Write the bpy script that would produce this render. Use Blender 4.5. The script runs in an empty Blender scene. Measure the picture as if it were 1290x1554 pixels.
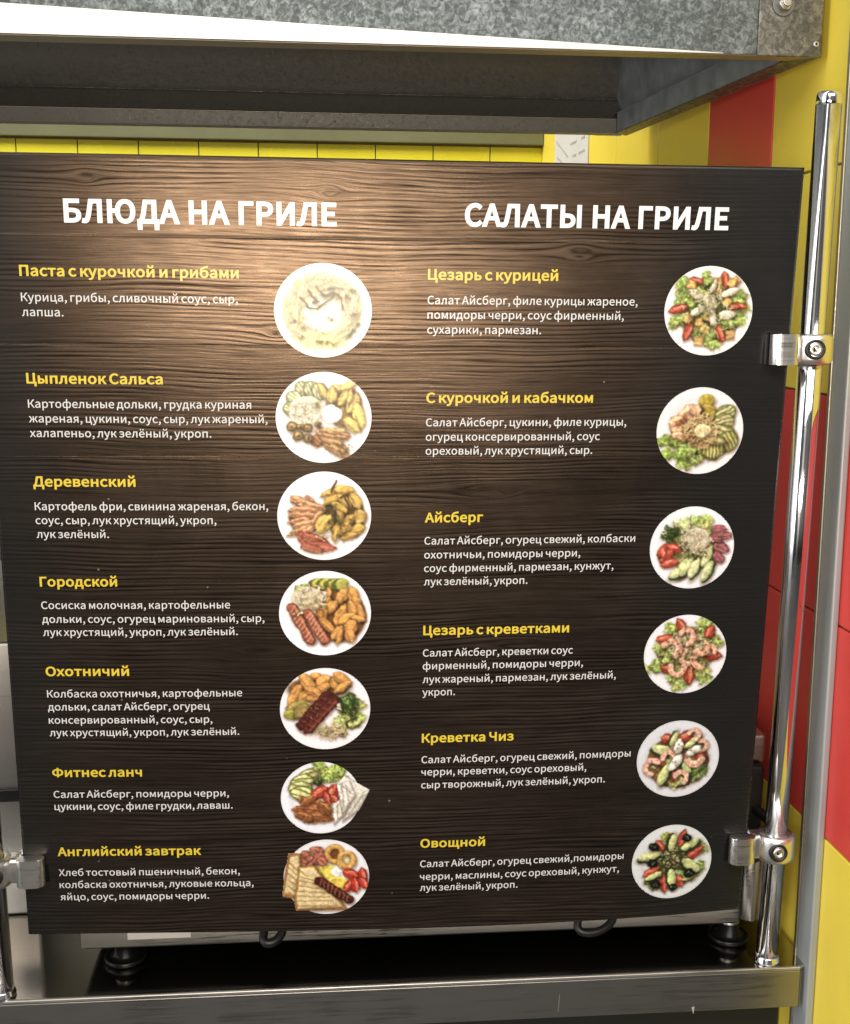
import bpy, bmesh, math, json
import numpy as np
from mathutils import Vector, Matrix
from mathutils.geometry import delaunay_2d_cdt

# ------------------------------------------------------------------ camera, world, lamps
SC = bpy.context.scene
COL = SC.collection
EYE = 1.65                                   # camera height; the counter top is 0.90 m
cam = bpy.data.cameras.new('camera')
cam.sensor_fit = 'HORIZONTAL'; cam.sensor_width = 36.0; cam.lens = 50.28
cam.clip_start = 0.02; cam.clip_end = 60
camo = bpy.data.objects.new('camera', cam); COL.objects.link(camo)
R_, U_, B_ = (0.993199, -0.116395, 0.002814), (0.017333, 0.171711, 0.984995), (-0.115132, -0.978247, 0.17256)
camo.matrix_world = Matrix(((R_[0], U_[0], B_[0], 0), (R_[1], U_[1], B_[1], 0), (R_[2], U_[2], B_[2], EYE), (0, 0, 0, 1)))
SC.camera = camo
SC.view_settings.view_transform = 'Standard'; SC.view_settings.look = 'None'
SC.view_settings.exposure = 0.0; SC.view_settings.gamma = 1.0; SC.view_settings.use_curve_mapping = False

WORLD_STRENGTH = 0.75
w = bpy.data.worlds.new('World'); SC.world = w; w.use_nodes = True
nt = w.node_tree; nt.nodes.clear()
def N(t, **k):
    n = nt.nodes.new(t)
    for a, b in k.items():
        if a == 'op': n.operation = b
        else: setattr(n, a, b)
    return n
def lk(a, b): nt.links.new(a, b)
# invented light for the unseen hall: brighter and darker bays by compass direction, dark floor, pale ceiling
tc = N('ShaderNodeTexCoord'); sx = N('ShaderNodeSeparateXYZ'); lk(tc.outputs['Generated'], sx.inputs[0])
neg = N('ShaderNodeMath', op='MULTIPLY'); lk(sx.outputs[1], neg.inputs[0]); neg.inputs[1].default_value = -1
at = N('ShaderNodeMath', op='ARCTAN2'); lk(sx.outputs[0], at.inputs[0]); lk(neg.outputs[0], at.inputs[1])
mr = N('ShaderNodeMapRange'); lk(at.outputs[0], mr.inputs[0]); mr.inputs[1].default_value = -math.pi; mr.inputs[2].default_value = math.pi
cr = N('ShaderNodeValToRGB'); lk(mr.outputs[0], cr.inputs[0])
BAYS = [(0.0, .25, .25, .24), (.20, .22, .22, .21), (.255, .5, .53, .55), (.27, 5.2, 5.3, 5.3), (.335, 6.0, 6.1, 6.1), (.35, .16, .16, .17),  # strongest bay added to light the side wall and chrome post
        (.41, .12, .12, .12), (.425, .9, .88, .8), (.455, .95, .9, .84), (.465, .2, .19, .18), (.52, .25, .22, .2), (.58, .1, .1, .1),
        (.60, .5, .48, .45), (.63, .55, .53, .5), (.645, .12, .12, .12), (.70, .12, .12, .12), (.72, .7, .72, .74), (.75, .6, .62, .64), (.765, .15, .15, .15), (.9, .3, .3, .28)]
el = cr.color_ramp.elements
el[0].position = BAYS[0][0]; el[0].color = (*BAYS[0][1:], 1); el[1].position = 1; el[1].color = (.25, .25, .24, 1)
for b in BAYS[1:]:
    e = el.new(b[0]); e.color = (*b[1:], 1)
er = N('ShaderNodeValToRGB'); mr2 = N('ShaderNodeMapRange'); lk(sx.outputs[2], mr2.inputs[0]); mr2.inputs[1].default_value = -1; mr2.inputs[2].default_value = 1
lk(mr2.outputs[0], er.inputs[0])
ee = er.color_ramp.elements
ee[0].position = 0; ee[0].color = (.035, .035, .033, 1); ee[1].position = 1; ee[1].color = (.75, .74, .70, 1)
for pos, c in ((.30, .05), (.40, .16), (.47, 1.0), (.60, 1.0), (.72, .8)):
    e = ee.new(pos); e.color = (c, c, c, 1)
mx = N('ShaderNodeMix', data_type='RGBA', blend_type='MULTIPLY'); mx.inputs[0].default_value = 1
lk(cr.outputs[0], mx.inputs[6]); lk(er.outputs[0], mx.inputs[7])
bg = N('ShaderNodeBackground'); lk(mx.outputs[2], bg.inputs[0]); bg.inputs[1].default_value = WORLD_STRENGTH
wo = N('ShaderNodeOutputWorld'); lk(bg.outputs[0], wo.inputs[0])

def area(name, loc, target, sx_, sy_, power, col):
    l = bpy.data.lights.new(name, 'AREA'); l.shape = 'RECTANGLE'; l.size = sx_; l.size_y = sy_; l.energy = power; l.color = col
    o = bpy.data.objects.new(name, l); COL.objects.link(o); o.location = loc
    o.rotation_euler = (Vector(target) - Vector(loc)).to_track_quat('-Z', 'Y').to_euler()
    return o
# warm lamp on the customer side of the counter, plus unseen fill lights added over the aisle and behind the hood
area('counter_lamp', (-0.02, -0.28, 1.575), (0.09, 1.2, 1.69), 0.78, 0.14, 18.5, (1.0, .86, .72))
area('aisle_fill', (0.3, -0.75, 3.0), (0.25, 0.8, 1.2), 2.2, 0.9, 44, (1.0, .99, .97))
area('back_fill', (-0.5, 2.12, 2.75), (-0.45, 2.76, 1.9), 2.4, 0.45, 34, (1.0, .97, .88))

# ------------------------------------------------------------------ materials
def mat(name, col=(.5, .5, .5), rough=.5, metal=0.0, **k):
    m = bpy.data.materials.new(name); m.use_nodes = True
    b = m.node_tree.nodes['Principled BSDF']
    b.inputs['Base Color'].default_value = (*col, 1); b.inputs['Roughness'].default_value = rough; b.inputs['Metallic'].default_value = metal
    for a, v in k.items(): b.inputs[a.replace('_', ' ')].default_value = v
    return m
class G:
    """small node-graph helper"""
    def __init__(s, m): s.t = m.node_tree; s.b = s.t.nodes['Principled BSDF']
    def n(s, typ, ins=None, **k):
        n = s.t.nodes.new(typ)
        for a, v in k.items(): setattr(n, a, v)
        for i, v in (ins or {}).items():
            if hasattr(v, 'is_output'): s.t.links.new(v, n.inputs[i])
            else: n.inputs[i].default_value = v
        return n
    def link(s, a, name): s.t.links.new(a, s.b.inputs[name])
    def ramp(s, fac, stops):
        r = s.n('ShaderNodeValToRGB', {0: fac}); e = r.color_ramp.elements
        e[0].position, e[0].color = stops[0][0], (*stops[0][1], 1); e[1].position, e[1].color = stops[-1][0], (*stops[-1][1], 1)
        for p, c in stops[1:-1]: x = e.new(p); x.color = (*c, 1)
        return r.outputs[0]
    def noise(s, vec, scale, detail=3, rough=.5, dist=0):
        return s.n('ShaderNodeTexNoise', {'Vector': vec, 'Scale': scale, 'Detail': detail, 'Roughness': rough, 'Distortion': dist}).outputs[0]
    def bump(s, h, strength, dist=.001):
        s.link(s.n('ShaderNodeBump', {'Height': h, 'Strength': strength, 'Distance': dist}).outputs[0], 'Normal')
    def obj(s, scale=(1, 1, 1), rot=(0, 0, 0)):
        tc = s.n('ShaderNodeTexCoord')
        return s.n('ShaderNodeMapping', {0: tc.outputs['Object'], 2: rot, 3: scale}).outputs[0]
g3 = lambda v: (v, v, v)

def galvanised(name, lo, hi, tint=(1, 1.02, .97), rough=.5):
    m = mat(name, rough=rough, metal=.75); g = G(m); v = g.obj()
    a = g.noise(v, 165, 3, .6, 1.0); b = g.noise(v, 14, 5, .65, .8); vo = g.n('ShaderNodeTexVoronoi', {'Vector': v, 'Scale': 120.0}).outputs['Color']
    bw = g.n('ShaderNodeRGBToBW', {0: vo}).outputs[0]
    k = g.n('ShaderNodeMath', {0: a, 1: g.n('ShaderNodeMath', {0: bw, 1: .16}, operation='MULTIPLY').outputs[0]}, operation='ADD').outputs[0]
    k = g.n('ShaderNodeMath', {0: k, 1: g.n('ShaderNodeMath', {0: b, 1: .34}, operation='MULTIPLY').outputs[0]}, operation='ADD').outputs[0]
    t = lambda f: tuple(f * c for c in tint)
    g.link(g.ramp(k, [(.50, t(lo)), (.70, t(lo * 1.45)), (.86, t(hi)), (1.0, t(min(hi * 1.5, .95)))]), 'Base Color')
    g.link(g.ramp(a, [(.3, g3(rough + .12)), (.7, g3(rough - .12))]), 'Roughness'); g.bump(a, .12, .0004)
    return m
def brushed(name, col, rough, axis=0, metal=1.0, amount=.08):
    m = mat(name, col, rough, metal); g = G(m)
    sc = [420, 420, 420]; sc[axis] = 3
    a = g.noise(g.obj(tuple(sc)), 1, 2); b = g.noise(g.obj(), 7, 4, .6)
    s = g.n('ShaderNodeMath', {0: a, 1: b}, operation='ADD').outputs[0]
    g.link(g.ramp(s, [(.7, g3(max(rough - amount, .02))), (1.3, g3(rough + amount * 1.6))]), 'Roughness')
    g.link(g.ramp(s, [(.7, tuple(c * .93 for c in col)), (1.3, col)]), 'Base Color'); g.bump(a, .04, .0003)
    return m
def dirty(name, col, rough, scale=5, var=.12, **k):
    m = mat(name, col, rough, **k); g = G(m); b = g.noise(g.obj(), scale, 5, .6)
    g.link(g.ramp(b, [(.3, tuple(c * (1 - var) for c in col)), (.7, tuple(min(c * (1 + var), 1) for c in col))]), 'Base Color')
    g.link(g.ramp(b, [(.3, g3(max(rough - .06, .02))), (.7, g3(rough + .1))]), 'Roughness')
    return m
M_galv = galvanised('galvanised_sheet', .070, .185, (.92, 1.02, 1.0))
M_galv_dark = galvanised('galvanised_dull', .135, .155, (1, 1, .95), .55)
M_galv_deep = galvanised('galvanised_shade', .15, .17, (1, 1, .95), .5)
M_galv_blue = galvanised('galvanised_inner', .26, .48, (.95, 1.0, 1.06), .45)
M_inner = dirty('inner_sheet', (.27, .305, .32), .5, 30, .25, metal=.3)
M_galv_tan = galvanised('galvanised_tan', .080, .20, (1.04, 1.0, .88), .5)
M_hem_glare = dirty('hem_glare_white', (.86, .84, .78), .38, 12, .03, metal=.25)  # near-white colour standing for lamp glare on the hood hem
M_lip = brushed('lip_metal', (.42, .38, .30), .4)
M_chrome = mat('chrome', (.80, .80, .82), .05, 1.0)
gq = G(M_chrome); gq.link(gq.ramp(gq.noise(gq.obj((1, 1, .35)), 75, 5, .65), [(.38, g3(.06)), (.60, g3(.13)), (.74, g3(.28))]), 'Roughness')
M_clamp = brushed('satin_clamp', (.78, .775, .76), .26, 0, 1.0, .05)
M_steel = brushed('brushed_steel', (.37, .365, .355), .32, 0, 1.0, .04)
M_top = brushed('counter_steel', (.42, .40, .365), .085, 0, 1.0, .025)
M_edge = brushed('rolled_edge', (.55, .54, .51), .36)
M_appl = brushed('appliance_steel', (.50, .48, .45), .26)
M_black = dirty('black_plastic', (.004, .004, .0045), .4, 20, .3)
M_void = dirty('dark_cabinet', (.010, .011, .010), .6, 8, .3)
M_yel = dirty('yellow_tile', (.80, .62, .075), .34, 6, .06, Specular_IOR_Level=.3)
M_red = dirty('red_tile', (.62, .060, .050), .34, 6, .07, Specular_IOR_Level=.25)
M_green = dirty('lime_tile', (.60, .53, .028), .25, 5, .07)
M_grout = dirty('grout', (.16, .12, .05), .85, 60, .2)
M_band = dirty('olive_band', (.11, .11, .055), .45, 7, .1)
M_backing = dirty('grey_backing', (.22, .21, .19), .5, 4, .1)
M_trim = brushed('aluminium_trim', (.36, .385, .39), .45, 2, .4)
M_paper = dirty('paper', (.58, .57, .54), .7, 8, .05)
M_ink = mat('grey_ink', (.36, .35, .34), .7)
M_plastic_edge = dirty('panel_edge', (.55, .50, .44), .4, 30, .1)
M_rubber = mat('black_rubber', (.004, .004, .004), .3, Specular_IOR_Level=.25)
M_tape = mat('tape_scrap', (.36, .35, .32), .6)
M_floor = dirty('floor_tile', (.10, .09, .08), .5, 3, .2)

# ------------------------------------------------------------------ mesh helpers
class MB:
    def __init__(s): s.bm = bmesh.new()
    def box(s, x0, x1, y0, y1, z0, z1, bev=0, seg=2, mi=0, M=None):
        vs = [s.bm.verts.new((x, y, z)) for z in (z0, z1) for y in (y0, y1) for x in (x0, x1)]
        fs = [s.bm.faces.new([vs[i] for i in q]) for q in ((0, 2, 3, 1), (4, 5, 7, 6), (0, 1, 5, 4), (2, 6, 7, 3), (0, 4, 6, 2), (1, 3, 7, 5))]
        for f in fs: f.material_index = mi
        s._fin(vs, fs, bev, seg, M); return s
    def _fin(s, vs, fs, bev, seg, M):
        geo = vs
        if bev > 0:
            es = list({e for f in fs for e in f.edges})
            r = bmesh.ops.bevel(s.bm, geom=es, offset=bev, segments=seg, profile=.5, affect='EDGES', clamp_overlap=True)
            geo = list({v for v in r['verts']} | {v for v in vs if v.is_valid})
        if M is not None: bmesh.ops.transform(s.bm, matrix=M, verts=[v for v in geo if v.is_valid])
    def prism(s, pts, z0, z1, bev=0, seg=2, mi=0, M=None):
        """pts: ccw list of (x, y)"""
        lo = [s.bm.verts.new((x, y, z0)) for x, y in pts]; hi = [s.bm.verts.new((x, y, z1)) for x, y in pts]
        n = len(pts); fs = [s.bm.faces.new(lo[::-1]), s.bm.faces.new(hi)]
        for i in range(n): fs.append(s.bm.faces.new((lo[i], lo[(i + 1) % n], hi[(i + 1) % n], hi[i])))
        for f in fs: f.material_index = mi
        s._fin(lo + hi, fs, bev, seg, M); return s
    def quadplate(s, a, b, c, d, t=.001, mi=0):
        """thin sheet through four points with thickness t"""
        a, b, c, d = map(Vector, (a, b, c, d)); n = (b - a).cross(d - a).normalized() * t
        v = [s.bm.verts.new(p) for p in (a, b, c, d, a - n, b - n, c - n, d - n)]
        for q in ((0, 1, 2, 3), (7, 6, 5, 4), (0, 4, 5, 1), (1, 5, 6, 2), (2, 6, 7, 3), (3, 7, 4, 0)):
            f = s.bm.faces.new([v[i] for i in q]); f.material_index = mi
        return s
    def lathe(s, a, b, prof, seg=40, mi=0, cap=True):
        """prof: list of (t along a->b in metres, radius)"""
        a, b = Vector(a), Vector(b); d = (b - a).normalized(); q = d.to_track_quat('Z', 'Y').to_matrix()
        rings = []
        for t, r in prof:
            rings.append([s.bm.verts.new(a + d * t + q @ Vector((r * math.cos(2 * math.pi * k / seg), r * math.sin(2 * math.pi * k / seg), 0))) for k in range(seg)])
        for i in range(len(rings) - 1):
            for k in range(seg):
                f = s.bm.faces.new((rings[i][k], rings[i][(k + 1) % seg], rings[i + 1][(k + 1) % seg], rings[i + 1][k])); f.material_index = mi; f.smooth = True
        if cap:
            for rg in (rings[0][::-1], rings[-1]):
                f = s.bm.faces.new(rg); f.material_index = mi
        return s
    def tube(s, pts, r, seg=12, mi=0):
        P = [Vector(p) for p in pts]; rings = []; up = None
        for i, p in enumerate(P):
            t = (P[min(i + 1, len(P) - 1)] - P[max(i - 1, 0)]).normalized()
            if up is None: up = t.orthogonal().normalized()
            up = (up - t * up.dot(t)).normalized(); sd = t.cross(up)
            rings.append([s.bm.verts.new(p + r * (up * math.cos(2 * math.pi * k / seg) + sd * math.sin(2 * math.pi * k / seg))) for k in range(seg)])
        for i in range(len(rings) - 1):
            for k in range(seg):
                f = s.bm.faces.new((rings[i][k], rings[i][(k + 1) % seg], rings[i + 1][(k + 1) % seg], rings[i + 1][k])); f.smooth = True; f.material_index = mi
        s.bm.faces.new(rings[0][::-1]); s.bm.faces.new(rings[-1]); return s
    def build(s, name, mats, root=None, parent=None, smooth=False):
        bmesh.ops.recalc_face_normals(s.bm, faces=s.bm.faces)
        if root is not None:
            bmesh.ops.translate(s.bm, vec=-Vector(root.location), verts=s.bm.verts)
        if smooth:
            for f in s.bm.faces: f.smooth = True
        me = bpy.data.meshes.new(name); s.bm.to_mesh(me); s.bm.free()
        return link(name, me, mats, root if parent is None else parent, smooth)
def link(name, me, mats, parent=None, smooth=False):
    for m in (mats if isinstance(mats, (list, tuple)) else [mats]): me.materials.append(m)
    if smooth: me.set_sharp_from_angle(angle=math.radians(50))
    o = bpy.data.objects.new(name, me); COL.objects.link(o)
    if parent is not None: o.parent = parent
    return o
def thing(name, loc, label, cat, group=None):
    o = bpy.data.objects.new(name, None); COL.objects.link(o); o.location = loc; o.empty_display_size = .05
    return tag(o, label, cat, group)
def tag(o, label=None, cat=None, group=None, kind=None):
    for k, v in (('label', label), ('category', cat), ('group', group), ('kind', kind)):
        if v: o[k] = v
    return o
E_ = EYE
def z(v): return v + E_
rng = np.random.default_rng(4)

# ------------------------------------------------------------------ floor and tiled walls
fl = MB().box(-3, 3, -3.5, 4, -.05, 0).build('floor', M_floor); tag(fl, kind='structure')

XW = .595                                                   # the tiled side wall, running away from the camera
ycol = [1.095, 1.21, 1.4436, 1.668, 1.90, 2.145, 2.385, 2.62, 2.80]
zrow = [-1.65] + [.149 + .2467 * k for k in range(-7, 6)]
sw = thing('side_wall', (XW, 1.2, 0), 'yellow and red tiled wall running back along the right of the counter', 'wall')
MB().box(XW + .004, XW + .12, 1.094, 3.0, 0, z(1.38)).build('wall_core', M_grout, sw)
ty, tr = MB(), MB()
for i in range(len(ycol) - 1):
    for j in range(len(zrow) - 1):
        y0, y1, z0, z1 = ycol[i] + .0012, ycol[i + 1] - .0012, z(zrow[j]) + .0012, z(zrow[j + 1]) - .0012
        zc = (zrow[j] + zrow[j + 1]) / 2
        yc = (ycol[i] + ycol[i + 1]) / 2
        red = (-.60 < zc < -.10 and yc < 1.44 and yc > .9) or (zc > .149 and 1.44 < yc < 1.67) or (zc < -.3 and zc > -.6 and yc > 1.9) or (zc > .149 and yc < .9 and yc > .6)
        jx = rng.uniform(-.0004, .0004)
        (tr if red else ty).box(XW - .001 + jx, XW + .006, y0, y1, z0, z1, .0012, 2)
ty.build('yellow_tiles', M_yel, sw); tr.build('red_tiles', M_red, sw)

bw = thing('back_wall', (0, 2.77, 0), 'lime yellow tiled wall far behind the board, under the hood', 'wall')
MB().box(-2.2, XW + .003, 2.774, 2.9, 0, z(1.38)).build('wall_core', M_grout, bw)
tg = MB()
for i in range(-14, 9):
    for j in range(1):
        x0 = -.443 + .1309 * i
        x1 = min(x0 + .1309, XW)
        if x1 <= x0: continue
        tg.box(x0 + .0012, x1 - .0012, 2.77 + rng.uniform(0, .0006), 2.78, z(.354 - .16 * (j + 1)) + .0012, z(.354 - .16 * j) - .0012, .001, 1)
tg.build('lime_tiles', M_green, bw)
MB().box(-2.2, XW - .002, 2.764, 2.779, .10, z(.354 - .16) - .001, .001).build('lower_panel', M_backing, bw)  # unseen grey panel, added so the counter reflects less lime
MB().box(-2.2, XW - .002, 2.752, 2.776, z(.356), z(.56), .002).build('upper_band', M_band, bw)  # olive band across the wall above the lime tiles

# notice on the side wall
no = thing('notice', (XW - .003, 2.48, z(.2)), 'white paper notice with grey marks, stuck up on the yellow tiles behind the board', 'notice')
nb = MB().box(XW - .004, XW - .002, 2.339, 2.627, z(.08), z(.372)).build('sheet', M_paper, no)
ik = MB()
for k in range(3):
    zz = z(.352 - .026 * k)
    ik.box(XW - .0046, XW - .0039, 2.36, 2.36 + [.05, .03, .05, .05, .04, .05, .03][k], zz - .004, zz)
    ik.box(XW - .0046, XW - .0039, 2.43, 2.43 + [.03, .05, .03, .05, .05, .02, .05][k], zz - .004, zz)
for a, b in (((2.50, .30), (2.61, .345)), ((2.51, .28), (2.60, .31))):
    ik.quadplate((XW - .0046, a[0], z(a[1])), (XW - .0046, b[0], z(b[1])), (XW - .0046, b[0], z(b[1] + .003)), (XW - .0046, a[0], z(a[1] + .003)), .0005)
ik.build('printed_marks', M_ink, no)

# upright edging strip on the side wall
ts = thing('wall_strip', (XW - .008, 1.21, 0), 'pale grey metal edging strip standing upright against the red and yellow tiles', 'trim strip')
MB().box(XW - .010, XW - .0015, 1.190, 1.2275, 0.0, z(.62), .002).build('strip', M_trim, ts)
MB().box(XW - .0125, XW - .0101, 1.2225, 1.2285, 0.0, z(.62), .0008).build('lip', M_lip, ts)

# ------------------------------------------------------------------ counter
ct = thing('counter', (0.1, 1.6, 0), 'long stainless steel counter with a deep front edge under the menu board', 'counter')
def yf(x): return 1.2205 - .0352 * x                         # front edge line
CT = z(-.752)
tp = [(-1.1, yf(-1.1)), (.590, yf(.590)), (.590, 2.3), (-1.1, 2.3)]
MB().prism([(x, y + (.0012 if y < 2 else 0)) for x, y in tp], CT - .004, CT, .0008, 1).build('top', M_top, ct)
b = MB(); L0, R0 = (-1.1, yf(-1.1)), (.579, yf(.579))
ang = math.atan(-.0352)
Mf = Matrix.Translation((L0[0], L0[1], 0)) @ Matrix.Rotation(ang, 4, 'Z')
ln = math.hypot(R0[0] - L0[0], R0[1] - L0[1])
MB().box(0, ln, -.0012, .0012, CT - .050, CT - .0045, .0008, 2, M=Mf).build('front_lip', M_steel, ct)
MB().box(0, ln, -.0016, .0022, CT - .0042, CT + .0004, .0012, 2, M=Mf).build('rolled_edge', M_edge, ct)
MB().prism([(.5794, yf(.579) - .001), (.5802, yf(.579) - .001), (.5802, 2.2), (.5794, 2.2)], CT - .050, CT - .0045).build('end_lip', M_steel, ct)
MB().box(-1.1, .588, 2.285, 2.297, CT + .0005, z(.02), .001).build('reflection_blocker', M_steel, ct)  # unseen sheet added to block the yellow reflection in the counter top
MB().box(-1.1, XW - .003, 1.28, 2.2, .08, CT - .006).build('cabinet', M_void, ct)
tag(MB().prism([(.4520, CT - .0445), (.4545, CT - .0530), (.4556, CT - .0440)], 0, .0004, M=Matrix.Translation((0, yf(.454) - .0014, 0)) @ Matrix.Rotation(math.pi / 2, 4, 'X')).build('tape_scrap', M_tape, None), 'tiny torn scrap of pale tape on the counter lip below the board', 'tape')
MB().prism([(.2962, CT - .0425), (.2972, CT - .0425), (.2984, CT - .021), (.2976, CT - .0205)], -.0, .0004, M=Matrix.Translation((0, yf(.297) - .0014, 0)) @ Matrix.Rotation(math.pi / 2, 4, 'X')).build('scratch', M_edge, ct)

# ------------------------------------------------------------------ extractor hood
hd = thing('extractor_hood', (.1, 1.3, z(.266)), 'galvanised steel extractor hood with a painted glare wedge on its front hem, hanging above the board', 'hood')
zb, zt = z(.2665), z(.95)
MB().box(-1.0, .5130, 1.3000, 1.3015, zb, zt, .0005, 1).build('front_panel', M_galv, hd)
MB().box(.5132, .5858, 1.2988, 1.3016, zb - .001, zt, .0016, 3).build('corner_plate', M_galv_tan, hd)
hm = MB()  # pale wedge shaped like a lamp's reflection along the hem
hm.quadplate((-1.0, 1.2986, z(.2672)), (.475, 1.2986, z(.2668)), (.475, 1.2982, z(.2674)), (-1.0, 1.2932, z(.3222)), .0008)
hm.build('hem_glare', M_hem_glare, hd)
MB().prism([(-1.0, 1.3018), (.585, 1.3018), (.555, 1.3240), (-1.0, 1.3400)], zb - .0005, zb + .0008).build('bottom_lip', M_lip, hd)
s = MB()                                                     # right side: outer sheet, bottom flange, inner skirt
s.quadplate((.5857, 1.3020, zb), (.5500, 1.9270, zb), (.5500, 1.9270, zt), (.5857, 1.3020, zt), .0012)
s.build('side_panel', M_galv_blue, hd)
MB().prism([(.5560, 1.3245), (.5843, 1.3030), (.5490, 1.9270), (.5265, 1.9000)], zb, zb + .0012).build('side_flange', M_galv_tan, hd)
s = MB().quadplate((.5558, 1.3250, zb + .0014), (.5263, 1.9000, zb + .0014), (.5263, 1.9000, z(.297)), (.5558, 1.3250, z(.297)), -.0012)
s.quadplate((.5559, 1.3250, z(.2972)), (.5238, 1.9510, z(.2972)), (.5405, 1.9510, z(.3050)), (.5740, 1.3250, z(.3050)), .001)
s.build('side_skirt', M_inner, hd)
MB().quadplate((.5741, 1.3250, z(.3052)), (.5416, 1.9510, z(.3052)), (.4985, 1.9510, z(.62)), (.5300, 1.3250, z(.62)), -.001).build('inner_side', M_inner, hd)
gu = MB()
gu.box(-1.0, .5255, 1.9000, 1.9012, zb, z(.2875)).box(-1.0, .5255, 1.9013, 1.9270, zb, zb + .0012)
gu.build('back_gutter', M_galv_dark, hd)
MB().quadplate((-1.0, 1.9120, z(.2740)), (.5430, 1.9120, z(.2740)), (.5430, 1.9480, z(.3240)), (-1.0, 1.9480, z(.3240)), -.001).build('gutter_slope', M_galv_deep, hd)
MB().box(-1.0, .5260, 1.8985, 1.9004, z(.2868), z(.2882), .0005, 1).build('gutter_hem', M_lip, hd)
MB().box(-1.0, .5430, 1.9440, 1.9500, z(.3236), z(.3252), .0006, 1).build('ledge_hem', M_galv_tan, hd)
MB().quadplate((-1.0, 1.9500, z(.3254)), (.5500, 1.9500, z(.3254)), (.5500, 1.62, z(.75)), (-1.0, 1.62, z(.75)), .0012).build('sloped_panel', M_galv_dark, hd)
MB().box(-1.0, .5490, 1.3020, 1.9300, z(.75), z(.752)).build('top_sheet', M_galv_dark, hd)
MB().box(-1.0012, -1.0002, 1.3000, 1.9270, zb, zt).build('end_sheet', M_galv_blue, hd)
q = MB().lathe((.5399, 1.2987, z(.3186)), (.5399, 1.2890, z(.3186)), [(0, .0125), (.0012, .0125), (.0016, .0115)], 36)
q.build('washer', M_galv_dark, hd)
q = MB().lathe((.5399, 1.2970, z(.3186)), (.5399, 1.2900, z(.3186)), [(0, .0078), (.0045, .0078), (.0060, .0066)], 6)
q.lathe((.5399, 1.2912, z(.3186)), (.5399, 1.2870, z(.3186)), [(0, .0045), (.0035, .0045), (.0042, .0036)], 20)
q.build('bolt', M_appl, hd)
MB().box(.505, .5485, 1.9512, 1.9520, zb + .003, z(.66)).build('corner_closure', M_inner, hd)
rv = MB().lathe((.5790, 1.2987, z(.2790)), (.5790, 1.2950, z(.2790)), [(0, .0034), (.0008, .0032), (.0014, .0022), (.0014, .0014), (.0004, .0012)], 24)
rv.build('rivet', M_edge, hd)
MB().lathe((.5790, 1.2980, z(.2790)), (.5790, 1.2974, z(.2790)), [(0, .0013), (.0008, .0012)], 12).build('rivet_core', M_black, hd)

# ------------------------------------------------------------------ grill appliance behind the board
ap = thing('grill_appliance', (.15, 1.3, CT), 'stainless countertop grill on small feet, mostly hidden behind the menu board', 'grill')
def Ma(x, y): return Matrix.Translation((x, y, 0)) @ Matrix.Rotation(ang, 4, 'Z')
A = Ma(-.2415, 1.2780); W_ = .793
def rrect(x0, x1, y0, y1, r, n=6):
    P = []
    for cx, cy, a0 in ((x1 - r, y0 + r, -90), (x1 - r, y1 - r, 0), (x0 + r, y1 - r, 90), (x0 + r, y0 + r, 180)):
        for k in range(n + 1):
            a = math.radians(a0 + 90 * k / n); P.append((cx + r * math.cos(a), cy + r * math.sin(a)))
    return P
MB().prism(rrect(0, W_ - .026, 0, .42, .003, 3), z(-.7215), z(-.600), .0008, 1, M=A).build('body', M_appl, ap, smooth=True)
MB().prism(rrect(W_ - .0255, W_, -.003, .42, .0115, 8), z(-.7195), z(-.628), .001, 1, M=A).build('corner_post', M_appl, ap, smooth=True)
MB().box(.004, W_ - .03, .004, .41, z(-.7245), z(-.7216), M=A).build('underside', M_void, ap)
MB().box(.02, W_ + .002, .02, .40, z(-.6275), z(-.535), .004, 3, M=A).build('black_lid', M_black, ap, smooth=True)
MB().box(.02, W_ + .006, .03, .40, z(-.5345), z(-.500), .004, 3, M=A).build('lid_cover', M_appl, ap, smooth=True)
MB().tube([A @ Vector((W_ - .02, -.005, z(-.640))), A @ Vector((W_ + .008, -.012, z(-.622))), A @ Vector((W_ + .010, -.008, z(-.60))), A @ Vector((W_ - .01, .03, z(-.586)))], .006).build('lid_handle', M_black, ap)
for fx, fy in ((.045, .026), (W_ - .033, .018), (.06, .38), (W_ - .07, .38)):
    c = A @ Vector((fx, fy, 0))
    f = MB().lathe((c.x, c.y, CT + .0002), (c.x, c.y, z(-.7217)), [(0, .0215), (.003, .0240), (.0065, .0238), (.0072, .0222), (.0050, .0205), (.0090, .0135), (.0305, .0095)], 36)
    fo = f.build('foot', M_rubber, ap)
    MB().lathe((c.x, c.y, CT + .0225), (c.x, c.y, z(-.722)), [(0, .0118), (.0012, .0124), (.0030, .0118), (.0040, .0104)], 36, cap=False).build('foot_ring', M_steel, ap, parent=fo)
for cx, wd, dz, tilt in ((-.029, .0105, .0105, .005), (.340, .021, .0140, .010)):
    y = 1.2715 - .0352 * (cx) - .004
    pts = []
    for k in range(17):
        a = math.pi * k / 16
        pts.append((cx - wd * math.cos(a) + tilt * (1 - math.sin(a)), y - .004 - .010 * math.sin(a), z(-.7045) - dz * math.sin(a) ** .7))
    MB().tube([(pts[0][0], y + .012, pts[0][2] + .004)] + pts + [(pts[-1][0], y + .012, pts[-1][2] + .004)], .0052 if wd < .02 else .0048, 14).build('tray_handle', M_black, ap)
MB().box(.053, .124, -.0012, -.0002, z(-.7125), z(-.6800), .0003, 1, M=A).build('sticker', M_paper, ap)

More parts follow.
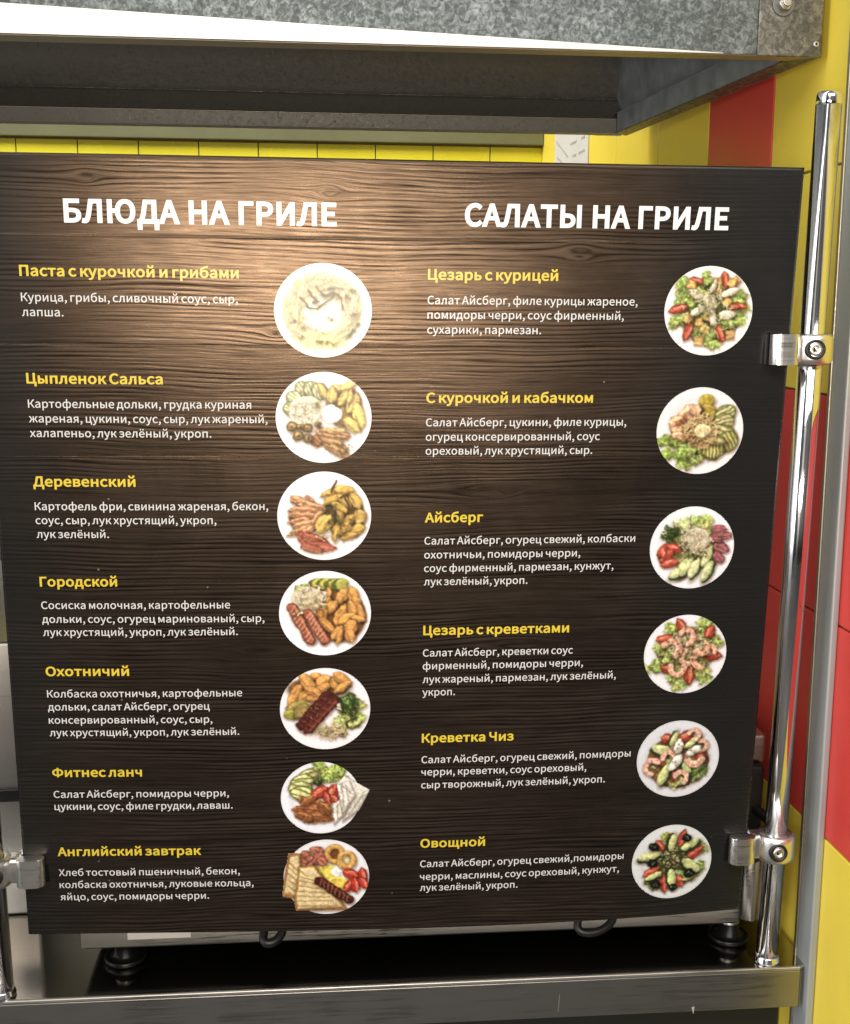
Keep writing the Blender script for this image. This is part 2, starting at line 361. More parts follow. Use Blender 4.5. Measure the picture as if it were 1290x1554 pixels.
# steel unit further back at the left
cb = thing('steel_unit', (-.62, 1.62, CT), 'plain stainless steel unit at the far left of the counter, behind the board edge', 'kitchen unit')
MB().box(-1.05, -.3150, 1.42, 1.9, CT + .0005, z(-.40), .004, 3).build('body', M_steel, cb, smooth=True)
MB().box(-1.0, -.3300, 1.414, 1.4195, z(-.600), z(-.583), .002, 2).build('slot', M_black, cb)

# ------------------------------------------------------------------ guard posts and clamps
def post(base, top, nm_label):
    t = thing('guard_post', base, nm_label, 'post', 'chrome guard posts')
    B0, T0 = Vector(base), Vector(top); Ld = (T0 - B0).length
    MB().lathe(B0, T0, [(0, .0127), (Ld - .011, .0127)], 64).build('tube', M_chrome, t)
    MB().lathe(B0, T0, [(Ld - .0108, .0124), (Ld - .0102, .0127), (Ld - .002, .0122), (Ld + .0012, .0108), (Ld + .0020, .0090), (Ld + .0022, .0015)], 48).build('end_cap', M_chrome, t)
    MB().lathe(B0, T0, [(0, .0150), (.0035, .0150), (.0045, .0140), (.0075, .0138), (.0085, .0130)], 48).build('base_ring', M_chrome, t)
    return t
PR0, PR1 = (.5455, 1.2175, CT + .0006), (.5362, 1.165, z(.205))
post(PR0, PR1, 'tall chrome post on the right of the menu board, by the tiled wall')
PL0, PL1 = (-.3215, 1.2440, CT + .0006), (-.3190, 1.188, z(.205))
post(PL0, PL1, 'chrome post at the left edge of the counter, barely in view')

def on_post(p0, p1, zz):
    f = (zz - p0[2]) / (p1[2] - p0[2]); return Vector(p0).lerp(Vector(p1), f)
def clamp(c, side, edge, yb, label, tilt=0.0):
    """ring round the post at c; jaws reach over the board edge at x=edge (side=-1: board lies to the left)"""
    t = thing('panel_clamp', c, label, 'clamp', 'metal clamps holding the board')
    h = .0155
    MB().lathe(c - Vector((0, 0, h)), c + Vector((0, 0, h)), [(0, .0130), (.0, .0188), (.0025, .0208), (.006, .0216), (2 * h - .006, .0216), (2 * h - .0025, .0208), (2 * h, .0188), (2 * h, .0130)], 56, cap=False).build('ring', M_clamp, t)
    # arm bridging ring and board edge
    xa, xe = c.x + side * .012, edge - side * .003
    x0, x1 = min(xa, xe), max(xa, xe)
    MB().box(x0, x1, yb - .0095, yb + .0125, c.z - h + .0012, c.z + h - .0012, .0045, 4).build('arm', M_clamp, t, smooth=True)
    # two rounded jaws, in front of and behind the board
    xj = edge + side * .0235
    a0, a1 = min(xj, edge - side * .006), max(xj, edge - side * .006)
    for nm, y0, y1 in (('front_jaw', yb - .0155, yb - .0036), ('rear_jaw', yb + .0036, yb + .0135)):
        ym, ry, xm, rx = (y0 + y1) / 2, (y1 - y0) / 2, (a0 + a1) / 2, (a1 - a0) / 2
        pr = []
        for k in range(40):
            q = 2 * math.pi * k / 40; cq, sq = math.cos(q), math.sin(q)
            pr.append((xm + rx * math.copysign(abs(cq) ** .62, cq), ym + (ry + (.0035 if nm == 'front_jaw' and sq < 0 else 0)) * math.copysign(abs(sq) ** .8, sq)))
        MB().prism(pr, c.z - h, c.z + h, .0022, 3).build(nm, M_clamp, t, smooth=True)
    for y0, y1 in ((yb - .0036, yb - .0016), (yb + .0016, yb + .0036)):
        MB().box(min(xj + side * .003, edge), max(xj + side * .003, edge), y0, y1, c.z - h - .0008, c.z + h + .0008, .0006, 1).build('gasket', M_rubber, t)
    s0 = Vector((c.x + side * .0045, c.y - .0195, c.z)); s1 = s0 + Vector((-.10, -1, .05)).normalized() * .02
    MB().lathe(s0, s1, [(-.004, .0102), (.0022, .0102), (.0030, .0094), (.0030, .0074), (.0005, .0070)], 40).build('screw_boss', M_black, t)
    so = MB().lathe(s0, s1, [(0, .0062), (.0028, .0062), (.0036, .0052), (.0036, .0030), (.0012, .0028)], 32).build('screw', M_clamp, t)
    MB().lathe(s0, s1, [(.0010, .0027), (.0016, .0026)], 6).build('socket', M_black, t, parent=so)
    return t

# ------------------------------------------------------------------ menu board (slightly bowed printed sheet)
BW, BH = .8, .8204768
AXU, AXV, AXN = np.array([.999573, -.028643, -.005745]), np.array([-.003832, .066421, -.997784]), np.array([.028962, .99738, .066283])
T0 = np.array([.112517, 1.201623, -.273068 + E_]); BO = (.003744, .011289, -.007523, .014237, .003545)
def surf(u, v, off=0.0):
    """u across in metres, v down in metres, off = distance in front of the printed face"""
    u = np.asarray(u, float) / BW; v = np.asarray(v, float); vv = v / BH; s = u * (1 - u) * 4
    wv = (BO[0] + BO[1] * vv) * s + (BO[2] + BO[3] * vv) * s * (2 * u - 1) + BO[4] * (u - .5) * (vv - .5) + off
    return T0 + ((u - .5) * BW)[..., None] * AXU + (v - BH / 2)[..., None] * AXV - wv[..., None] * AXN
bcen = surf(.4, BH)
mb = thing('menu_board', tuple(bcen), 'dark wood print menu board with white and yellow Cyrillic text and round dish photos', 'menu board')
BL = np.array(mb.location)

# printed timber: grain runs along the planks and flows round the knots
KNOTS = [(.1037, .0209, .006, .030), (.3314, .0303, .007, .035), (.5778, .0859, .009, .045), (.2781, .1637, .006, .028), (.4915, .3244, .009, .10), (.5300, .4900, .007, .09), (.2575, .4912, .006, .07)]
PLANKS = [0, .0756, .1772, .2897, .4177, .5595, .7103, 9]
nu, nv = 261, 261
U, V = np.meshgrid(np.linspace(0, BW, nu), np.linspace(0, BH, nv), indexing='xy')
gv = V.copy(); kn = np.zeros_like(V)
for ku, kv, r, L in KNOTS:
    du, dv = (U - ku) / (L / r * .42), V - kv
    d2 = du ** 2 + dv ** 2
    gv -= dv * (r * 1.0) ** 2 / (d2 + (r * .55) ** 2) * np.exp(-np.abs(dv) / .03)
    kn += np.exp(-d2 / (r * .45) ** 2)
gv += .002 * np.sin(U * 9 + V * 5) + .0009 * np.sin(U * 21 + 2 + V * 17) + .0004 * np.sin(U * 47 + V * 60)
pl = np.searchsorted(PLANKS, V.ravel()).reshape(V.shape)
F = surf(U, V); K = surf(U, V, -.003)
me = bpy.data.meshes.new('panel')
nn = nu * nv
verts = np.concatenate([F.reshape(-1, 3), K.reshape(-1, 3)]) - BL
ii = np.arange(nn).reshape(nv, nu)
a, b_, c_, d_ = ii[:-1, :-1].ravel(), ii[1:, :-1].ravel(), ii[1:, 1:].ravel(), ii[:-1, 1:].ravel()
front = np.stack([a, b_, c_, d_], 1); back = front[:, ::-1] + nn
def strip(line): return np.stack([line[:-1], line[1:], line[1:] + nn, line[:-1] + nn], 1)
edges = np.concatenate([strip(ii[0]), strip(ii[-1][::-1]), strip(ii[:, 0][::-1]), strip(ii[:, -1])])
faces = np.concatenate([front, back, edges])
def fill_mesh(me, verts, faces):
    k = faces.shape[1]
    me.vertices.add(len(verts)); me.vertices.foreach_set('co', np.ascontiguousarray(verts, np.float32).ravel())
    me.loops.add(faces.size); me.loops.foreach_set('vertex_index', np.ascontiguousarray(faces, np.int32).ravel())
    me.polygons.add(len(faces)); me.polygons.foreach_set('loop_start', np.arange(0, faces.size, k, dtype=np.int32))
    me.update(calc_edges=True); me.validate()
fill_mesh(me, verts, faces)
mi = np.zeros(len(faces), np.int32); mi[len(front):] = 1; me.polygons.foreach_set('material_index', mi)
sm = np.zeros(len(faces), bool); sm[:len(front)] = True; me.polygons.foreach_set('use_smooth', sm)
at_ = me.attributes.new('grain', 'FLOAT_VECTOR', 'POINT')
gr = np.stack([U.ravel() + 1.37 * pl.ravel(), gv.ravel(), np.zeros(nn)], 1); at_.data.foreach_set('vector', np.concatenate([gr, gr]).astype(np.float32).ravel())
at2 = me.attributes.new('timber', 'FLOAT_VECTOR', 'POINT')
tb = np.stack([kn.ravel(), V.ravel(), U.ravel()], 1); at2.data.foreach_set('vector', np.concatenate([tb, tb]).astype(np.float32).ravel())

m = mat('printed_dark_wood', (.03, .02, .015), .4); g = G(m)
ga = g.n('ShaderNodeAttribute', attribute_name='grain').outputs['Vector']; ta = g.n('ShaderNodeAttribute', attribute_name='timber').outputs['Vector']
def mp(v, s, l=(0, 0, 0)): return g.n('ShaderNodeMapping', {0: v, 1: l, 3: s}).outputs[0]
def ma(op, a, b=None, c=None):
    ins = {0: a}
    if b is not None: ins[1] = b
    if c is not None: ins[2] = c
    return g.n('ShaderNodeMath', ins, operation=op).outputs[0]
sv = g.n('ShaderNodeSeparateXYZ', {0: ta}); kfac, vpos, upos = sv.outputs[0], sv.outputs[1], sv.outputs[2]
warp = g.noise(mp(ga, (5, 16, 0)), 1, 2, .5)
gs = g.n('ShaderNodeSeparateXYZ', {0: ga})
gw = ma('MULTIPLY_ADD', warp, .0045, gs.outputs[1])
gvec = g.n('ShaderNodeCombineXYZ', {0: gs.outputs[0], 1: gw, 2: 0.0}).outputs[0]
rings = g.noise(mp(gvec, (5.0, 190, 0)), 1, 2, .55)           # broad growth lines
fine = g.noise(mp(gvec, (24.0, 680, 0), (3, 7, 0)), 1, 3, .6)  # fine fibres
mott = g.noise(mp(ga, (3.5, 11, 0), (9, 2, 0)), 1, 4, .55)    # broad staining, leaves smooth areas
crest = g.noise(mp(gvec, (4.0, 135, 0), (5, 1, 0)), 1, 2, .5)
cut = ma('SUBTRACT', 1.0, ma('MINIMUM', ma('DIVIDE', ma('ABSOLUTE', ma('SUBTRACT', crest, .5)), .045), 1.0))
phase = ma('MULTIPLY_ADD', g.noise(mp(gvec, (2.2, 46, 0), (2, 8, 0)), 1, 3, .6), 17.0, ma('MULTIPLY', gw, 1380.0))
ridge = ma('POWER', ma('MULTIPLY_ADD', ma('SINE', phase), .5, .5), .55)      # rows of brushed grain, bright ridge and thin dark groove
calm = g.n('ShaderNodeMapRange', {0: g.noise(mp(ga, (4.0, 22, 0), (1, 4, 0)), 1, 3, .5), 1: .38, 2: .58}, interpolation_type='SMOOTHSTEP').outputs[0]
lines = ma('MULTIPLY_ADD', fine, .42, ma('MULTIPLY', rings, .20))
lines = ma('MULTIPLY_ADD', ma('MULTIPLY', ma('SUBTRACT', ridge, .62), calm), .27, ma('ADD', lines, .27))
lines = ma('SUBTRACT', lines, ma('MULTIPLY', cut, .05))
lines = ma('ADD', lines, ma('MULTIPLY', ma('SUBTRACT', mott, .5), .22))
lines = ma('SUBTRACT', lines, ma('MULTIPLY', ma('MINIMUM', kfac, 1.0), .07))
seam = None
for p in PLANKS[1:-1]:
    dlt = ma('ABSOLUTE', ma('SUBTRACT', ma('MULTIPLY_ADD', warp, .0016, vpos), p + .0008))
    e = ma('SUBTRACT', 1.0, ma('MINIMUM', ma('DIVIDE', dlt, .0009), 1.0))
    seam = e if seam is None else ma('MAXIMUM', seam, e)
dark = ma('SUBTRACT', lines, ma('MULTIPLY', seam, .16))
colr = g.ramp(dark, [(.36, (.0035, .0031, .0029)), (.50, (.0075, .0062, .0054)), (.60, (.0130, .0101, .0084)), (.70, (.024, .0182, .0150)), (.82, (.046, .033, .025))])
fade = ma('MULTIPLY', g.n('ShaderNodeMapRange', {0: ma('ADD', upos, ma('MULTIPLY', mott, .10)), 1: .03, 2: .15, 3: .30, 4: 1.0}, interpolation_type='SMOOTHSTEP').outputs[0],
          g.n('ShaderNodeMapRange', {0: ma('ADD', upos, ma('MULTIPLY', mott, .10)), 1: .82, 2: .66, 3: .12, 4: 1.0}, interpolation_type='SMOOTHSTEP').outputs[0])   # the print itself runs out to plain charcoal at both sides
def mixc(f, a, b):
    n_ = g.n('ShaderNodeMix', {0: f, 6: a, 7: b}, data_type='RGBA'); return n_.outputs[2]
g.link(mixc(fade, (1, 1, 1, 1), (1, .70, .47, 1)), 'Specular Tint')
vd = g.n('ShaderNodeTexVoronoi', {'Vector': ta, 'Scale': 42.0}); vb = g.n('ShaderNodeSeparateColor', {0: vd.outputs['Color']})
speck = ma('MULTIPLY', ma('LESS_THAN', vd.outputs['Distance'], ma('MULTIPLY', vb.outputs[1], .045)), ma('GREATER_THAN', vb.outputs[0], .95))   # dust and tiny scuffs
g.link(mixc(speck, mixc(fade, (.0105, .0112, .0108, 1), colr), (.16, .155, .14, 1)), 'Base Color')
g.link(mixc(fade, (.34, .34, .34, 1), g.ramp(dark, [(.36, g3(.12)), (.48, g3(.45)), (.60, g3(.78)), (.74, g3(1.0))])), 'Specular IOR Level')
smear = g.noise(mp(g.n('ShaderNodeCombineXYZ', {0: upos, 1: vpos, 2: 0.0}).outputs[0], (7, 4, 0)), 1, 4, .6, 1.5)
g.link(ma('ADD', g.ramp(fine, [(.3, g3(.33)), (.7, g3(.26))]), ma('MULTIPLY', ma('SUBTRACT', smear, .5), .22)), 'Roughness')
g.link(g.n('ShaderNodeBump', {'Height': ma('MULTIPLY', dark, ma('MULTIPLY_ADD', fade, .85, .15)), 'Strength': .22, 'Distance': .0011}).outputs[0], 'Normal')
M_wood = m
link('panel', me, [M_wood, M_plastic_edge], mb)

